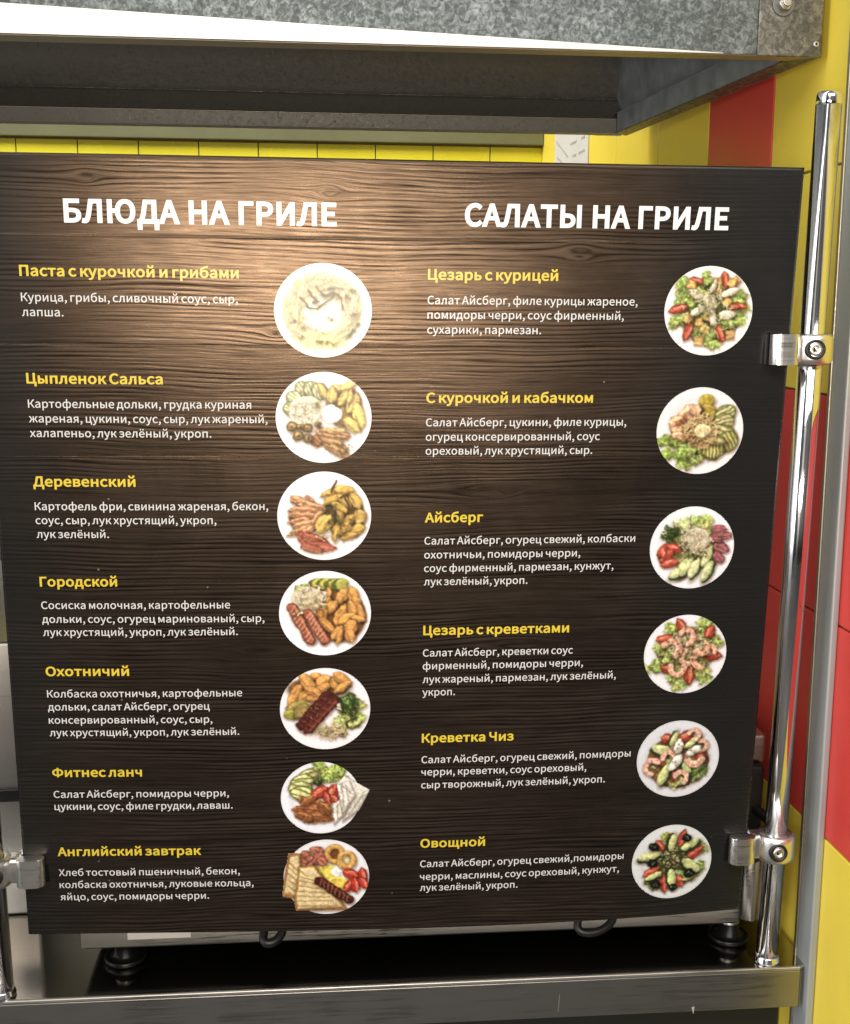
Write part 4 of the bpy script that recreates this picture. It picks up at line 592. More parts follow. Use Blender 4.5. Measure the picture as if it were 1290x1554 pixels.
MENU = [
 (UL, ('Паста с курочкой и грибами', .2071, .1131), [('Курица, грибы, сливочный соус, сыр,', .2056, .1368), ('лапша.', .0392, .1509)]),
 (UL, ('Цыпленок Сальса', .1311, .2159), [('Картофельные дольки, грудка куриная', .2164, .2396), ('жареная, цукини, соус, сыр, лук жареный,', .2322, .2541), ('халапеньо, лук зелёный, укроп.', .1766, .2686)]),
 (UL, ('Деревенский', .1004, .3186), [('Картофель фри, свинина жареная, бекон,', .2314, .3427), ('соус, сыр, лук хрустящий, укроп,', .1792, .3571), ('лук зелёный.', .0717, .3715)]),
 (UL, ('Городской', .0775, .4226), [('Сосиска молочная, картофельные', .1908, .4465), ('дольки, соус, огурец маринованый, сыр,', .2256, .4614), ('лук хрустящий, укроп, лук зелёный.', .1980, .4755)]),
 (UL, ('Охотничий', .0852, .5195), [('Колбаска охотничья, картофельные', .2010, .5431), ('дольки, салат Айсберг, огурец', .1670, .5577), ('консервированный, соус, сыр,', .1693, .5725), ('лук хрустящий, укроп, лук зелёный.', .1970, .5866)]),
 (UL, ('Фитнес ланч', .0937, .6333), [('Салат Айсберг, помидоры черри,', .1845, .6573), ('цукини, соус, филе грудки, лаваш.', .1881, .6715)]),
 (UL, ('Английский завтрак', .1532, .7260), [('Хлеб тостовый пшеничный, бекон,', .1940, .7497), ('колбаска охотничья, луковые кольца,', .2086, .7643), ('яйцо, соус, помидоры черри.', .1600, .7790)]),
 (UR, ('Цезарь с курицей', .1297, .1126), [('Салат Айсберг, филе курицы жареное,', .2116, .1361), ('помидоры черри, соус фирменный,', .1982, .1503), ('сухарики, пармезан.', .1143, .1649)]),
 (UR, ('С курочкой и кабачком', .1703, .2338), [('Салат Айсберг, цукини, филе курицы,', .2062, .2574), ('огурец консервированный, соус', .1792, .2721), ('ореховый, лук хрустящий, сыр.', .1719, .2864)]),
 (UR, ('Айсберг', .0602, .3569), [('Салат Айсберг, огурец свежий, колбаски', .2221, .3802), ('охотничьи, помидоры черри,', .1640, .3951), ('соус фирменный, пармезан, кунжут,', .2002, .4095), ('лук зелёный, укроп.', .1088, .4238)]),
 (UR, ('Цезарь с креветками', .1553, .4782), [('Салат Айсберг, креветки соус', .1605, .5019), ('фирменный, помидоры черри,', .1721, .5163), ('лук жареный, пармезан, лук зелёный,', .2088, .5313), ('укроп.', .0347, .5456)]),
 (UR, ('Креветка Чиз', .0994, .5991), [('Салат Айсберг, огурец свежий, помидоры', .2299, .6227), ('черри, креветки, соус ореховый,', .1810, .6370), ('сыр творожный, лук зелёный, укроп.', .2024, .6520)]),
 (UR, ('Овощной', .0712, .7223), [('Салат Айсберг, огурец свежий,помидоры', .2283, .7457), ('черри, маслины, соус ореховый, кунжут,', .2239, .7612), ('лук зелёный, укроп.', .1089, .7745)])]
for u0, (tt, tw, tv), body in MENU:
    lettering('item_title', [(tt, u0, tw, tv)], 27, .0104, M_yellow, 16, 'yellow title reading ' + tt)
    lettering('item_description', [(s_, u0, w_, v_) for s_, w_, v_ in body], 8, .0080, M_white2, 10, 'white ingredient lines under ' + tt)

# ------------------------------------------------------------------ printed dish photographs
NP = 176; EXT = 1.26
gx, gy = np.meshgrid(np.linspace(-EXT, EXT, NP), np.linspace(-EXT, EXT, NP), indexing='xy'); PX = 2 * EXT / (NP - 1)
def vnoise(seed, f):
    r = np.random.default_rng(seed); n = int(f * 2 * EXT) + 3; t = r.random((n, n))
    x = (gx + EXT) * f; y = (gy + EXT) * f; i = x.astype(int); j = y.astype(int); a = x - i; b = y - j
    a = a * a * (3 - 2 * a); b = b * b * (3 - 2 * b)
    return (t[j, i] * (1 - a) + t[j, i + 1] * a) * (1 - b) + (t[j + 1, i] * (1 - a) + t[j + 1, i + 1] * a) * b
ss = lambda a, b, x: (lambda t: t * t * (3 - 2 * t))(np.clip((x - a) / (b - a), 0, 1))
COUNTED = {'tomato', 'olive', 'sausage', 'shrimp', 'crouton', 'onion_ring', 'potato_wedge', 'toast', 'bacon', 'curd_cheese', 'jalapeno'}
class Dish:
    """one round food photograph: shapes are laid down in order, each spot remembers what food it shows"""
    def __init__(s, cx, cy, rx, ry, seed, plate=(.93, .925, .93)):
        s.c = (cx, cy); s.r = (rx, ry); s.R = (rx + ry) / 2; s.rg = np.random.default_rng(seed); s.seed = seed
        d = np.hypot(gx, gy); s.img = np.ones((NP, NP, 3)) * np.array(plate)
        s.img *= (1 - .045 * np.exp(-((d - .74) / .05) ** 2) + .02 * np.exp(-((d - .9) / .06) ** 2) - .05 * ss(.95, 1.0, d))[..., None]
        s.img *= (1 + .02 * (vnoise(seed + 90, 3) - .5))[..., None]
        s.cov = np.clip(.5 - (d - 1) / PX, 0, 1); s.lab = np.zeros((NP, NP), int); s.kinds = [('plate', 0)]; s.inst = 0
    def xy(s, p): return ((p[0] - s.c[0]) / s.r[0], (p[1] - s.c[1]) / s.r[1])
    def lay(s, sd, col, kind, shade=.18, edge=.28, ew=.035, tex=.12, tf=14, shadow=.35, soft=1.0, lum=None, over=False):
        col = np.array(col, float); a = np.clip(.5 - sd / (PX * soft), 0, 1)
        if shadow:
            k = np.roll(sd, (2, 1), (0, 1)); sh = 1 - shadow * (1 - ss(-.01, .06, k)); s.img *= sh[..., None] ** np.array([.8, 1, 1.15])
        L_ = np.ones_like(sd)
        if edge: L_ *= 1 - edge * (1 - ss(0, ew, -sd))
        if shade:
            gyy, gxx = np.gradient(sd); n_ = np.hypot(gxx, gyy) + 1e-6; L_ *= 1 + shade * (-(gxx * .5 + gyy * .85) / n_) * -1 * (1 - ss(0, .10, -sd)) * -1
        if tex: L_ *= 1 + tex * 2 * (vnoise(int(s.rg.integers(1e6)), tf) - .5)
        if lum is not None: L_ *= lum
        c = np.clip(col * L_[..., None], 0, 1); s.img = s.img * (1 - a[..., None]) + c * a[..., None]
        if kind:
            key = (kind, s.inst if kind in COUNTED else 0)
            if key not in s.kinds: s.kinds.append(key)
            s.lab[a > .5] = s.kinds.index(key)
        if over: s.cov = np.maximum(s.cov, a)
        return a
    def j(s, c, v=.05):
        return tuple(np.clip(np.array(c) * (1 + s.rg.uniform(-v, v)) + s.rg.uniform(-v, v, 3) * .35, 0, 1))
    def ell(s, x, y, a, b, ang, col, kind=None, **k):
        X, Y = s.xy((x, y)); t = math.radians(ang); dx, dy = gx - X, gy - Y
        p = (dx * math.cos(t) + dy * math.sin(t)) / (a / s.R); q = (-dx * math.sin(t) + dy * math.cos(t)) / (b / s.R)
        r = np.sqrt(p * p + q * q); s.lay((r - 1) * min(a, b) / s.R, col, kind, **k)
    def poly(s, pts, col, kind=None, rnd=0, **k):
        P = np.array([s.xy(p) for p in pts]); d = np.full(gx.shape, 1e9); ins = np.zeros(gx.shape, bool)
        for (x0, y0), (x1, y1) in zip(P, np.roll(P, -1, 0)):
            ex, ey = x1 - x0, y1 - y0; t = np.clip(((gx - x0) * ex + (gy - y0) * ey) / (ex * ex + ey * ey + 1e-12), 0, 1)
            d = np.minimum(d, np.hypot(gx - x0 - t * ex, gy - y0 - t * ey))
            c = (y0 > gy) != (y1 > gy); xi = (x1 - x0) * (gy - y0) / (y1 - y0 + 1e-12) + x0; ins ^= c & (gx < xi)
        s.lay(np.where(ins, -d, d) - rnd / s.R, col, kind, **k)
    def line(s, pts, w, col, kind=None, **k):
        P = [s.xy(p) for p in pts]; d = np.full(gx.shape, 1e9)
        for (x0, y0), (x1, y1) in zip(P[:-1], P[1:]):
            ex, ey = x1 - x0, y1 - y0; t = np.clip(((gx - x0) * ex + (gy - y0) * ey) / (ex * ex + ey * ey + 1e-12), 0, 1)
            d = np.minimum(d, np.hypot(gx - x0 - t * ex, gy - y0 - t * ey))
        k.setdefault('shadow', 0); k.setdefault('edge', 0); k.setdefault('shade', 0); k.setdefault('tex', 0)
        s.lay(d - w / 2 / s.R, col, kind, **k)
    # --- foods
    def wedge(s, x, y, l, w, ang, col=(.86, .62, .28), kind='potato_wedge', **k):
        s.inst += 1
        t = math.radians(ang); c, n_ = math.cos(t), math.sin(t); P = []
        for q in np.linspace(-1, 1, 7): P.append((q * l / 2, -w * .58 * (1 - q * q) ** .5))
        for q in np.linspace(1, -1, 7): P.append((q * l / 2, w * .58 * (1 - q * q) ** .6 * .9))
        W = lambda p: (x + p[0] * c - p[1] * n_, y + p[0] * n_ + p[1] * c)
        s.poly([W(p) for p in P], s.j(col), kind, **k)
        s.line([W((-l * .38, -w * .05)), W((l * .38, -w * .05))], w * .10, tuple(np.array(col) * 1.12).__class__(np.clip(np.array(col) * 1.13, 0, 1)), soft=3)
        s.line([W((-l * .42, w * .24)), W((l * .42, w * .24))], w * .07, tuple(np.array(col) * .62), soft=2.5)
    def leaf(s, x, y, r, col=(.62, .74, .25), kind='lettuce', n=15):
        a0 = s.rg.uniform(0, 6.28); P = []
        el_ = s.rg.uniform(.6, 1)
        for k in range(n):
            a = a0 + 6.283 * k / n; q = r * s.rg.uniform(.55, 1.25); P.append((x + q * math.cos(a), y + q * math.sin(a) * el_))
        s.poly(P, s.j(col, .12), kind, shadow=.2, edge=.12, tex=.3, tf=24, shade=.1)
        for k in range(3):
            a = s.rg.uniform(0, 6.28); s.line([(x, y), (x + r * .7 * math.cos(a), y + r * .7 * math.sin(a) * el_)], r * .09, s.j((.82, .88, .55)), soft=2)
        a = s.rg.uniform(0, 6.28); s.line([(x + r * .3 * math.cos(a), y + r * .3 * math.sin(a)), (x + r * .8 * math.cos(a + .6), y + r * .8 * math.sin(a + .6))], r * .12, (.25, .36, .10), soft=2.5)
    def greens(s, x, y, rr, n, r=60, **k):
        for _ in range(n):
            a, q = s.rg.uniform(0, 6.28), rr * math.sqrt(s.rg.random()); s.leaf(x + q * math.cos(a), y + q * math.sin(a), r * s.rg.uniform(.6, 1.2), **k)
    def shreds(s, x, y, a, b, n, cols, kind, l=50, w=9):
        for _ in range(n):
            t, q = s.rg.uniform(0, 6.28), math.sqrt(s.rg.random()); px, py = x + a * q * math.cos(t), y + b * q * math.sin(t); t2 = s.rg.uniform(0, 3.14)
            c = cols[int(s.rg.integers(len(cols)))]; ll = l * s.rg.uniform(.5, 1.1)
            s.line([(px - ll / 2 * math.cos(t2), py - ll / 2 * math.sin(t2)), (px + ll * .1 * math.sin(t2), py - ll * .1 * math.cos(t2)), (px + ll / 2 * math.cos(t2), py + ll / 2 * math.sin(t2))], w, s.j(c, .04), kind, shadow=.09, edge=.06, ew=.012)
    def tomato(s, x, y, l, w, ang, col=(.70, .22, .14)):
        s.inst += 1
        l *= 1.1; w *= 1.15
        t = math.radians(ang); c, n_ = math.cos(t), math.sin(t); W = lambda p: (x + p[0] * c - p[1] * n_, y + p[0] * n_ + p[1] * c)
        P = [(-l / 2, 0), (-l * .3, -w * .42), (0, -w / 2), (l * .3, -w * .42), (l / 2, 0), (l * .3, w * .4), (0, w / 2), (-l * .3, w * .4)]
        s.poly([W(p) for p in P], s.j(col), 'tomato', edge=.35)
        s.line([W((-l * .35, -w * .06)), W((l * .35, -w * .06))], w * .20, (.90, .45, .30), soft=2.5); s.line([W((-l * .2, -w * .2)), W((l * .15, -w * .22))], w * .08, (.98, .80, .70), soft=2)
    def cucumber(s, x, y, l, w, ang, kind='cucumber', rim=(.22, .36, .10), flesh=(.80, .86, .52)):
        l *= 1.06; w *= 1.12
        t = math.radians(ang); ox, oy = -math.sin(t) * w * .10, math.cos(t) * w * .10
        s.ell(x + ox, y + oy, l / 2, w / 2, ang, rim, kind, shade=.1); s.ell(x - ox * .5, y - oy * .5, l / 2 * .93, w / 2 * .80, ang, s.j(flesh), kind, shadow=0, edge=.12, tex=.08)
    def crouton(s, x, y, r, col=(.84, .64, .34)):
        s.inst += 1
        a = s.rg.uniform(0, 1.57); P = [(x + r * math.cos(a + k * 1.571), y + r * math.sin(a + k * 1.571)) for k in range(4)]
        s.poly(P, s.j(col), 'crouton', rnd=r * .15, edge=.3, tex=.2); Q = [P[0], P[1], (x, y)]
        s.poly(Q, tuple(np.clip(np.array(col) * 1.16, 0, 1)), 'crouton', shadow=0, edge=0, soft=2)
    def sausage(s, p, q, w, col, n, cut, kind='sausage'):
        s.inst += 1
        s.line([p, q], w, col, kind, shadow=.4, edge=.4, ew=.06, shade=.2, tex=.14)
        p, q = np.array(p, float), np.array(q, float); d = (q - p) / np.linalg.norm(q - p); m_ = np.array([-d[1], d[0]])
        for k in range(n):
            c = p + (q - p) * (k + .5) / n; s.line([c - m_ * w * .34 - d * w * .15, c + m_ * w * .30 + d * w * .12], w * .13, cut, soft=2); s.line([c - m_ * w * .3 + d * w * .02, c + m_ * w * .25 + d * w * .26], w * .06, tuple(np.array(col) * .5), soft=2)
        s.line([p + m_ * w * -.22, q + m_ * w * -.22], w * .08, tuple(np.clip(np.array(col) * 1.5 + .08, 0, 1)), soft=4)
    def dots(s, x, y, a, b, n, col, r=8, kind=None):
        for _ in range(n):
            t, q = s.rg.uniform(0, 6.28), math.sqrt(s.rg.random()); s.ell(x + a * q * math.cos(t), y + b * q * math.sin(t), r * s.rg.uniform(.5, 1.5), r * s.rg.uniform(.4, .9), s.rg.uniform(0, 180), s.j(col, .15), kind, shadow=.1, edge=0, shade=0, tex=0)
    def grilled(s, x, y, a, b, ang, sang, col=(.84, .86, .55), bar=(.38, .40, .16), n=6, kind='grilled_zucchini', rim=(.42, .50, .18)):
        s.ell(x, y, a, b, ang, rim, kind); s.ell(x, y, a * .92, b * .9, ang, s.j(col), kind, shadow=0, tex=.12)
        t = math.radians(sang); m_ = max(a, b)
        X, Y = s.xy((x, y)); keep = s.img.copy()
        for k in range(n):
            o = (k - (n - 1) / 2) * 2 * m_ / n; cx, cy = x - math.sin(t) * o, y + math.cos(t) * o; h = math.sqrt(max(1 - (o / m_) ** 2, .05)) * m_ * .86
            s.line([(cx - h * math.cos(t), cy - h * math.sin(t)), (cx + h * math.cos(t), cy + h * math.sin(t))], m_ * .13, bar, soft=2.5)
        t = math.radians(ang); dx, dy = gx - X, gy - Y; p = (dx * math.cos(t) + dy * math.sin(t)) / (a / s.R); q = (-dx * math.sin(t) + dy * math.cos(t)) / (b / s.R)
        o_ = (p * p + q * q > .93)[..., None]; s.img = np.where(o_, keep, s.img)
    def meat(s, x, y, l, w, ang, col, kind, n=3, bar=(.45, .24, .12)):
        s.inst += 1
        t = math.radians(ang); l *= 1.1; w *= 1.15; c, n_ = math.cos(t), math.sin(t); W = lambda p: (x + p[0] * c - p[1] * n_, y + p[0] * n_ + p[1] * c); P = []
        for k in range(12):
            a = 6.283 * k / 12; q = s.rg.uniform(.85, 1.1); P.append(W((l / 2 * q * math.cos(a), w / 2 * q * math.sin(a))))
        s.poly(P, s.j(col), kind, tex=.22, tf=18, edge=.35)
        for k in range(n):
            o = (k + .5) / n - .5; s.line([W((-l * .38, o * w * .7)), W((l * .38, o * w * .7 + w * .05))], w * .09, s.j(bar, .1), soft=3)
        s.line([W((-l * .3, -w * .22)), W((l * .25, -w * .25))], w * .09, tuple(np.clip(np.array(col) * 1.18 + .03, 0, 1)), soft=3)
    def shrimp(s, x, y, r, a0, col=(.93, .72, .58)):
        s.inst += 1
        P = [(x + r * math.cos(math.radians(a0 + q)), y + r * math.sin(math.radians(a0 + q))) for q in range(0, 240, 24)]
        s.line(P, r * .85, s.j(col), 'shrimp', shadow=.3, edge=.28, shade=.12, tex=.12); P2 = [(x + r * 1.1 * math.cos(math.radians(a0 + q)), y + r * 1.1 * math.sin(math.radians(a0 + q))) for q in range(10, 225, 24)]
        s.line(P2, r * .18, (.90, .50, .36), soft=3)
        for q in range(20, 230, 40): s.line([(x + r * .7 * math.cos(math.radians(a0 + q)), y + r * .7 * math.sin(math.radians(a0 + q))), (x + r * 1.3 * math.cos(math.radians(a0 + q)), y + r * 1.3 * math.sin(math.radians(a0 + q)))], r * .10, (.99, .86, .76), soft=2)
    def ring(s, x, y, r, w, col, kind, hole=None):
        s.inst += 1
        if hole: s.ell(x, y, r, r, 0, hole, kind)
        P = [(x + r * math.cos(a), y + r * math.sin(a)) for a in np.linspace(0, 6.284, 25)]
        s.line(P, w, col, kind, shadow=.3, edge=.3, shade=.2, tex=.14)
    def olive(s, x, y, r):
        s.inst += 1
        s.ell(x, y, r * 1.15, r, 20, (.07, .09, .07), 'olive', shade=.3); s.ell(x, y, r * .42, r * .34, 20, (.22, .26, .18), 'olive', shadow=0); s.dots(x, y, r * .7, r * .5, 4, (.62, .66, .58), r * .13)

def d1():
    d = Dish(648, 655, 532, 514, 1, (.955, .95, .93)); d.ell(640, 650, 430, 410, 0, (.88, .84, .62), 'pasta', shadow=.12, edge=.1, ew=.2, tex=.05)
    for k in range(95):
        a = d.rg.uniform(0, 6.28); q = 390 * math.sqrt(d.rg.random()); x, y = 640 + q * math.cos(a), 650 + q * math.sin(a); t = a + 1.57 + d.rg.uniform(-.7, .7); l = d.rg.uniform(60, 130)
        d.line([(x - l * math.cos(t), y - l * math.sin(t)), (x, y + 12), (x + l * math.cos(t), y + l * math.sin(t))], 20, d.j((.93, .90, .70) if k % 3 else (.82, .78, .50), .03), 'pasta', shadow=.12, edge=.16, ew=.02, soft=1.6)
    d.ell(620, 1010, 250, 90, 0, (.95, .90, .55), 'cream_sauce', shadow=0, edge=0, soft=14, shade=0); d.ell(650, 700, 210, 190, 0, (.94, .92, .82), 'cream_sauce', shadow=.05, edge=.04, soft=8, shade=0)
    mu = (.36, .33, .15)
    for P in ([(480, 430), (545, 520), (575, 545)], [(570, 395), (640, 480), (690, 495), (770, 460)], [(600, 610), (640, 580), (720, 530), (780, 470), (840, 505), (865, 630)], [(465, 600), (490, 630), (590, 640), (630, 590)], [(405, 515), (460, 590)], [(700, 415), (770, 415)], [(540, 560), (600, 550)]):
        d.line(P, 20, d.j(mu, .15), 'mushroom', shadow=.15, edge=.15)
    for x, y in ((340, 770), (690, 1000), (765, 1010), (620, 1000), (570, 990), (1020, 800), (940, 910), (980, 870), (730, 420), (555, 560), (655, 490), (980, 435), (905, 500), (985, 690), (430, 845), (400, 940), (725, 745)): d.dots(x, y, 26, 16, 5, (.36, .44, .14), 10, 'herbs')
    return d, 'printed photo of pasta with mushrooms'
def d2():
    d = Dish(655, 637, 521, 495, 2, (.945, .94, .93))
    for x, y, a in ((430, 330, 60), (520, 330, 65), (610, 350, 70), (340, 430, 35), (310, 540, 10)): d.grilled(x, y, 95, 80, a, a, (.90, .89, .70), (.50, .50, .26), 5)
    d.ell(880, 520, 190, 230, 0, (.62, .48, .20), 'food_bed', shadow=.2, soft=5, tex=.3)  # brown bed laid for the dark, shaded gaps between foods
    for x, y, l, w, a in ((640, 345, 190, 70, 60), (745, 390, 210, 110, 95), (850, 330, 190, 80, 20), (920, 300, 190, 90, -25), (870, 420, 200, 90, 120), (965, 480, 260, 120, 115), (1035, 620, 320, 120, 78), (960, 720, 240, 110, 40), (940, 400, 160, 60, 100)): d.wedge(x, y, l, w, a, (.90, .78, .42), over=True)
    d.ell(470, 560, 190, 165, 0, (.94, .93, .82), 'cheese', shadow=.15, edge=.1, shade=.05, tex=.06); d.shreds(470, 560, 175, 150, 70, ((.96, .95, .84), (.94, .92, .76)), 'cheese', 70, 12)
    d.meat(760, 810, 380, 130, 8, (.86, .70, .46), 'chicken', 3); d.meat(720, 920, 360, 120, 18, (.84, .64, .40), 'chicken', 3); d.meat(800, 1000, 260, 100, 24, (.86, .68, .44), 'chicken', 3); d.meat(560, 890, 140, 110, 40, (.72, .46, .22), 'chicken', 2)
    d.ell(745, 600, 105, 105, 0, (.95, .945, .92), 'sauce', shadow=.2, edge=.06)
    for x, y, r in ((310, 740, 62), (480, 750, 58), (400, 735, 40), (378, 835, 58), (482, 860, 52), (600, 715, 36)): d.inst += 1; d.ell(x, y, r, r * .92, 0, (.47, .38, .15), 'jalapeno'); d.ell(x, y, r * .72, r * .64, 0, (.80, .66, .34), 'jalapeno', shadow=0, edge=.1); d.dots(x, y, r * .4, r * .35, 4, (.35, .22, .1), 9)
    d.dots(850, 950, 120, 80, 16, (.36, .34, .14), 9, 'herbs'); d.dots(590, 490, 50, 40, 12, (.55, .62, .2), 9, 'herbs'); d.dots(740, 480, 60, 20, 6, (.35, .34, .2), 8, 'herbs')
    return d, 'printed photo of chicken with potato wedges and peppers'
def d3():
    d = Dish(661, 631, 510, 480, 3, (.94, .93, .925)); d.ell(880, 610, 210, 270, -15, (.40, .28, .10), 'food_bed', shadow=.3, soft=4, tex=.3); d.ell(480, 640, 190, 170, 0, (.48, .28, .14), 'pork', shadow=.3, soft=4, tex=.3); pk = (.83, .60, .40)
    for x, y, l, w, a in ((370, 455, 170, 80, 20), (500, 440, 120, 50, 40), (500, 510, 340, 85, 14), (450, 570, 330, 75, 4), (440, 620, 360, 70, 2), (400, 680, 260, 70, -6), (470, 710, 330, 75, -14), (430, 770, 340, 75, -22), (520, 760, 260, 70, -28), (590, 640, 180, 70, -50)): d.meat(x, y, l, w, a, pk, 'pork', 1, (.52, .30, .14))
    for x, y, l, w, a in ((720, 380, 230, 70, -20), (880, 350, 240, 90, 5), (760, 450, 250, 90, -25), (880, 470, 220, 90, 50), (1000, 470, 200, 110, 60), (820, 540, 230, 80, 30), (1040, 640, 180, 150, 100), (1000, 790, 240, 110, -20), (900, 730, 280, 110, -60), (790, 800, 250, 90, -80), (930, 850, 200, 80, -15), (830, 640, 150, 80, 70)): d.wedge(x, y, l, w, a, (.84, .66, .30))
    for x, y, l, w, a in ((480, 900, 250, 150, 50), (560, 890, 300, 110, 20), (600, 960, 330, 110, 6), (520, 980, 240, 80, 15)): d.meat(x, y, l, w, a, (.66, .30, .22), 'bacon', 3, (.84, .55, .42))
    d.wedge(660, 720, 260, 160, -50, (.88, .74, .36)); d.dots(840, 720, 130, 150, 40, (.34, .36, .12), 11, 'herbs'); d.dots(640, 860, 70, 40, 18, (.90, .76, .56), 12, 'crumbs'); d.dots(720, 550, 90, 60, 22, (.42, .46, .16), 10, 'herbs')
    for P in ([(840, 430), (880, 400), (950, 590)], [(790, 250), (740, 370)]): d.line(P, 24, (.36, .24, .10), 'herbs')
    return d, 'printed photo of pork strips with potato wedges and bacon'
def d4():
    d = Dish(670, 578, 499, 459, 4, (.92, .91, .92)); d.greens(400, 340, 70, 6, 55)
    d.ell(840, 610, 260, 290, 0, (.46, .28, .10), 'food_bed', shadow=.3, soft=4, tex=.3)
    for x in (590, 680, 770, 850): d.cucumber(x, 262, 130, 150, 75, 'cucumber', (.36, .40, .12), (.74, .72, .30))
    for x, y, l, w, a in ((710, 350, 120, 60, 90), (860, 390, 210, 120, -60), (985, 420, 290, 120, 75), (1030, 560, 250, 110, 60), (700, 470, 170, 80, 100), (740, 510, 190, 90, -50), (960, 520, 190, 90, 70), (655, 560, 200, 70, 95), (840, 600, 270, 110, -65), (900, 640, 240, 100, -25), (1030, 640, 180, 70, 10), (680, 700, 260, 90, 45), (950, 740, 190, 140, -60), (800, 790, 210, 90, -50), (830, 830, 210, 60, -70), (940, 830, 160, 110, 70), (600, 570, 120, 90, 60)): d.wedge(x, y, l, w, a, (.85, .60, .28))
    d.ell(480, 420, 165, 140, 0, (.93, .89, .74), 'cheese', shadow=.25, edge=.12, shade=.08); d.shreds(500, 420, 190, 150, 110, ((.95, .92, .80), (.92, .86, .66)), 'cheese', 60, 11); d.dots(570, 480, 110, 70, 24, (.62, .50, .24), 9, 'crumbs')
    d.sausage((310, 510), (510, 870), 110, (.70, .36, .25), 9, (.86, .58, .44)); d.sausage((480, 580), (660, 870), 115, (.72, .38, .26), 8, (.88, .60, .46))
    d.dots(380, 570, 60, 30, 10, (.9, .84, .6), 12, 'crumbs')
    return d, 'printed photo of two grilled sausages with potato wedges'
def d5():
    d = Dish(671, 613, 491, 441, 5, (.90, .885, .90)); d.ell(610, 380, 320, 130, -3, (.50, .32, .12), 'food_bed', shadow=.3, soft=4, tex=.3)
    for x, y, l, w, a in ((570, 260, 150, 70, 0), (350, 460, 300, 110, -58), (480, 330, 260, 120, 50), (650, 310, 190, 110, -30), (640, 390, 230, 90, -25), (450, 470, 200, 100, -40), (770, 340, 170, 80, 80), (850, 290, 230, 100, 35), (860, 380, 240, 80, -30), (560, 490, 200, 80, -15), (330, 560, 200, 50, -20), (540, 420, 250, 80, 25)): d.wedge(x, y, l, w, a, (.86, .61, .29))
    d.ell(400, 610, 150, 100, -10, (.66, .57, .28), 'cucumber', tex=.2); d.ell(300, 670, 75, 60, 0, (.68, .66, .22), 'cucumber'); d.ell(430, 640, 110, 80, -20, (.60, .50, .26), 'cucumber', tex=.2)
    d.greens(960, 640, 130, 22, 70, col=(.68, .76, .36)); d.greens(890, 790, 110, 14, 60, col=(.78, .82, .48)); d.greens(910, 560, 100, 16, 55, col=(.30, .42, .16)); d.dots(920, 620, 130, 150, 46, (.20, .30, .08), 13, 'herbs')
    d.shreds(720, 850, 180, 85, 120, ((.94, .89, .70), (.91, .84, .60)), 'cheese', 62, 10); d.dots(760, 860, 170, 70, 14, (.45, .52, .2), 8, 'herbs')
    d.sausage((690, 480), (420, 790), 130, (.36, .13, .10), 5, (.50, .22, .16)); d.sausage((770, 520), (480, 830), 120, (.40, .16, .11), 5, (.54, .25, .18))
    d.dots(520, 640, 100, 90, 9, (.86, .70, .54), 9, 'crumbs'); d.dots(830, 580, 30, 30, 5, (.90, .88, .80), 15, 'crumbs')
    return d, 'printed photo of dark sausages with potato wedges and salad'
def d6():
    d = Dish(622, 577, 433, 388, 6, (.88, .88, .905)); d.greens(620, 280, 90, 8, 60, col=(.70, .78, .36)); d.greens(770, 320, 90, 16, 65, col=(.70, .80, .34))
    d.cucumber(590, 330, 60, 170, -20); d.cucumber(545, 350, 60, 190, -30)
    for x, y, a in ((480, 350, -30), (420, 400, -15), (400, 470, 0), (420, 530, 12)): d.grilled(x, y, 125, 85, a, a + 8, (.84, .83, .54), (.44, .42, .16), 4)
    d.tomato(610, 520, 200, 120, -30); d.tomato(760, 510, 160, 120, -60); d.tomato(690, 590, 170, 70, 70); d.tomato(770, 590, 120, 80, 40)
    for x, y, l, w, a in ((540, 640, 330, 110, 20), (520, 720, 400, 130, 5), (600, 790, 330, 110, -4), (440, 780, 200, 100, 20), (490, 610, 170, 80, -30), (660, 690, 170, 110, 40)): d.meat(x, y, l, w, a, (.72, .46, .24), 'chicken', 4, (.42, .20, .09))
    br = (.87, .845, .80)
    d.poly([(880, 340), (1160, 500), (900, 780), (800, 420)], br, 'flatbread', over=True, tex=.06, edge=.15); d.poly([(1160, 500), (1040, 720), (860, 840), (980, 560)], (.82, .79, .74), 'flatbread', over=True, tex=.06)
    d.poly([(800, 410), (1000, 560), (840, 800), (750, 690), (830, 600)], (.90, .875, .82), 'flatbread', tex=.06); d.poly([(750, 640), (830, 600), (860, 780), (770, 870)], (.88, .86, .80), 'flatbread', tex=.06)
    for P in ([(850, 420), (880, 680)], [(900, 440), (930, 640)], [(800, 640), (810, 800)], [(1000, 570), (840, 800)], [(1080, 560), (930, 760)], [(940, 400), (1010, 560)]): d.line(P, 14, (.62, .56, .48), soft=2.5)
    return d, 'printed photo of chicken and vegetables with flatbread'
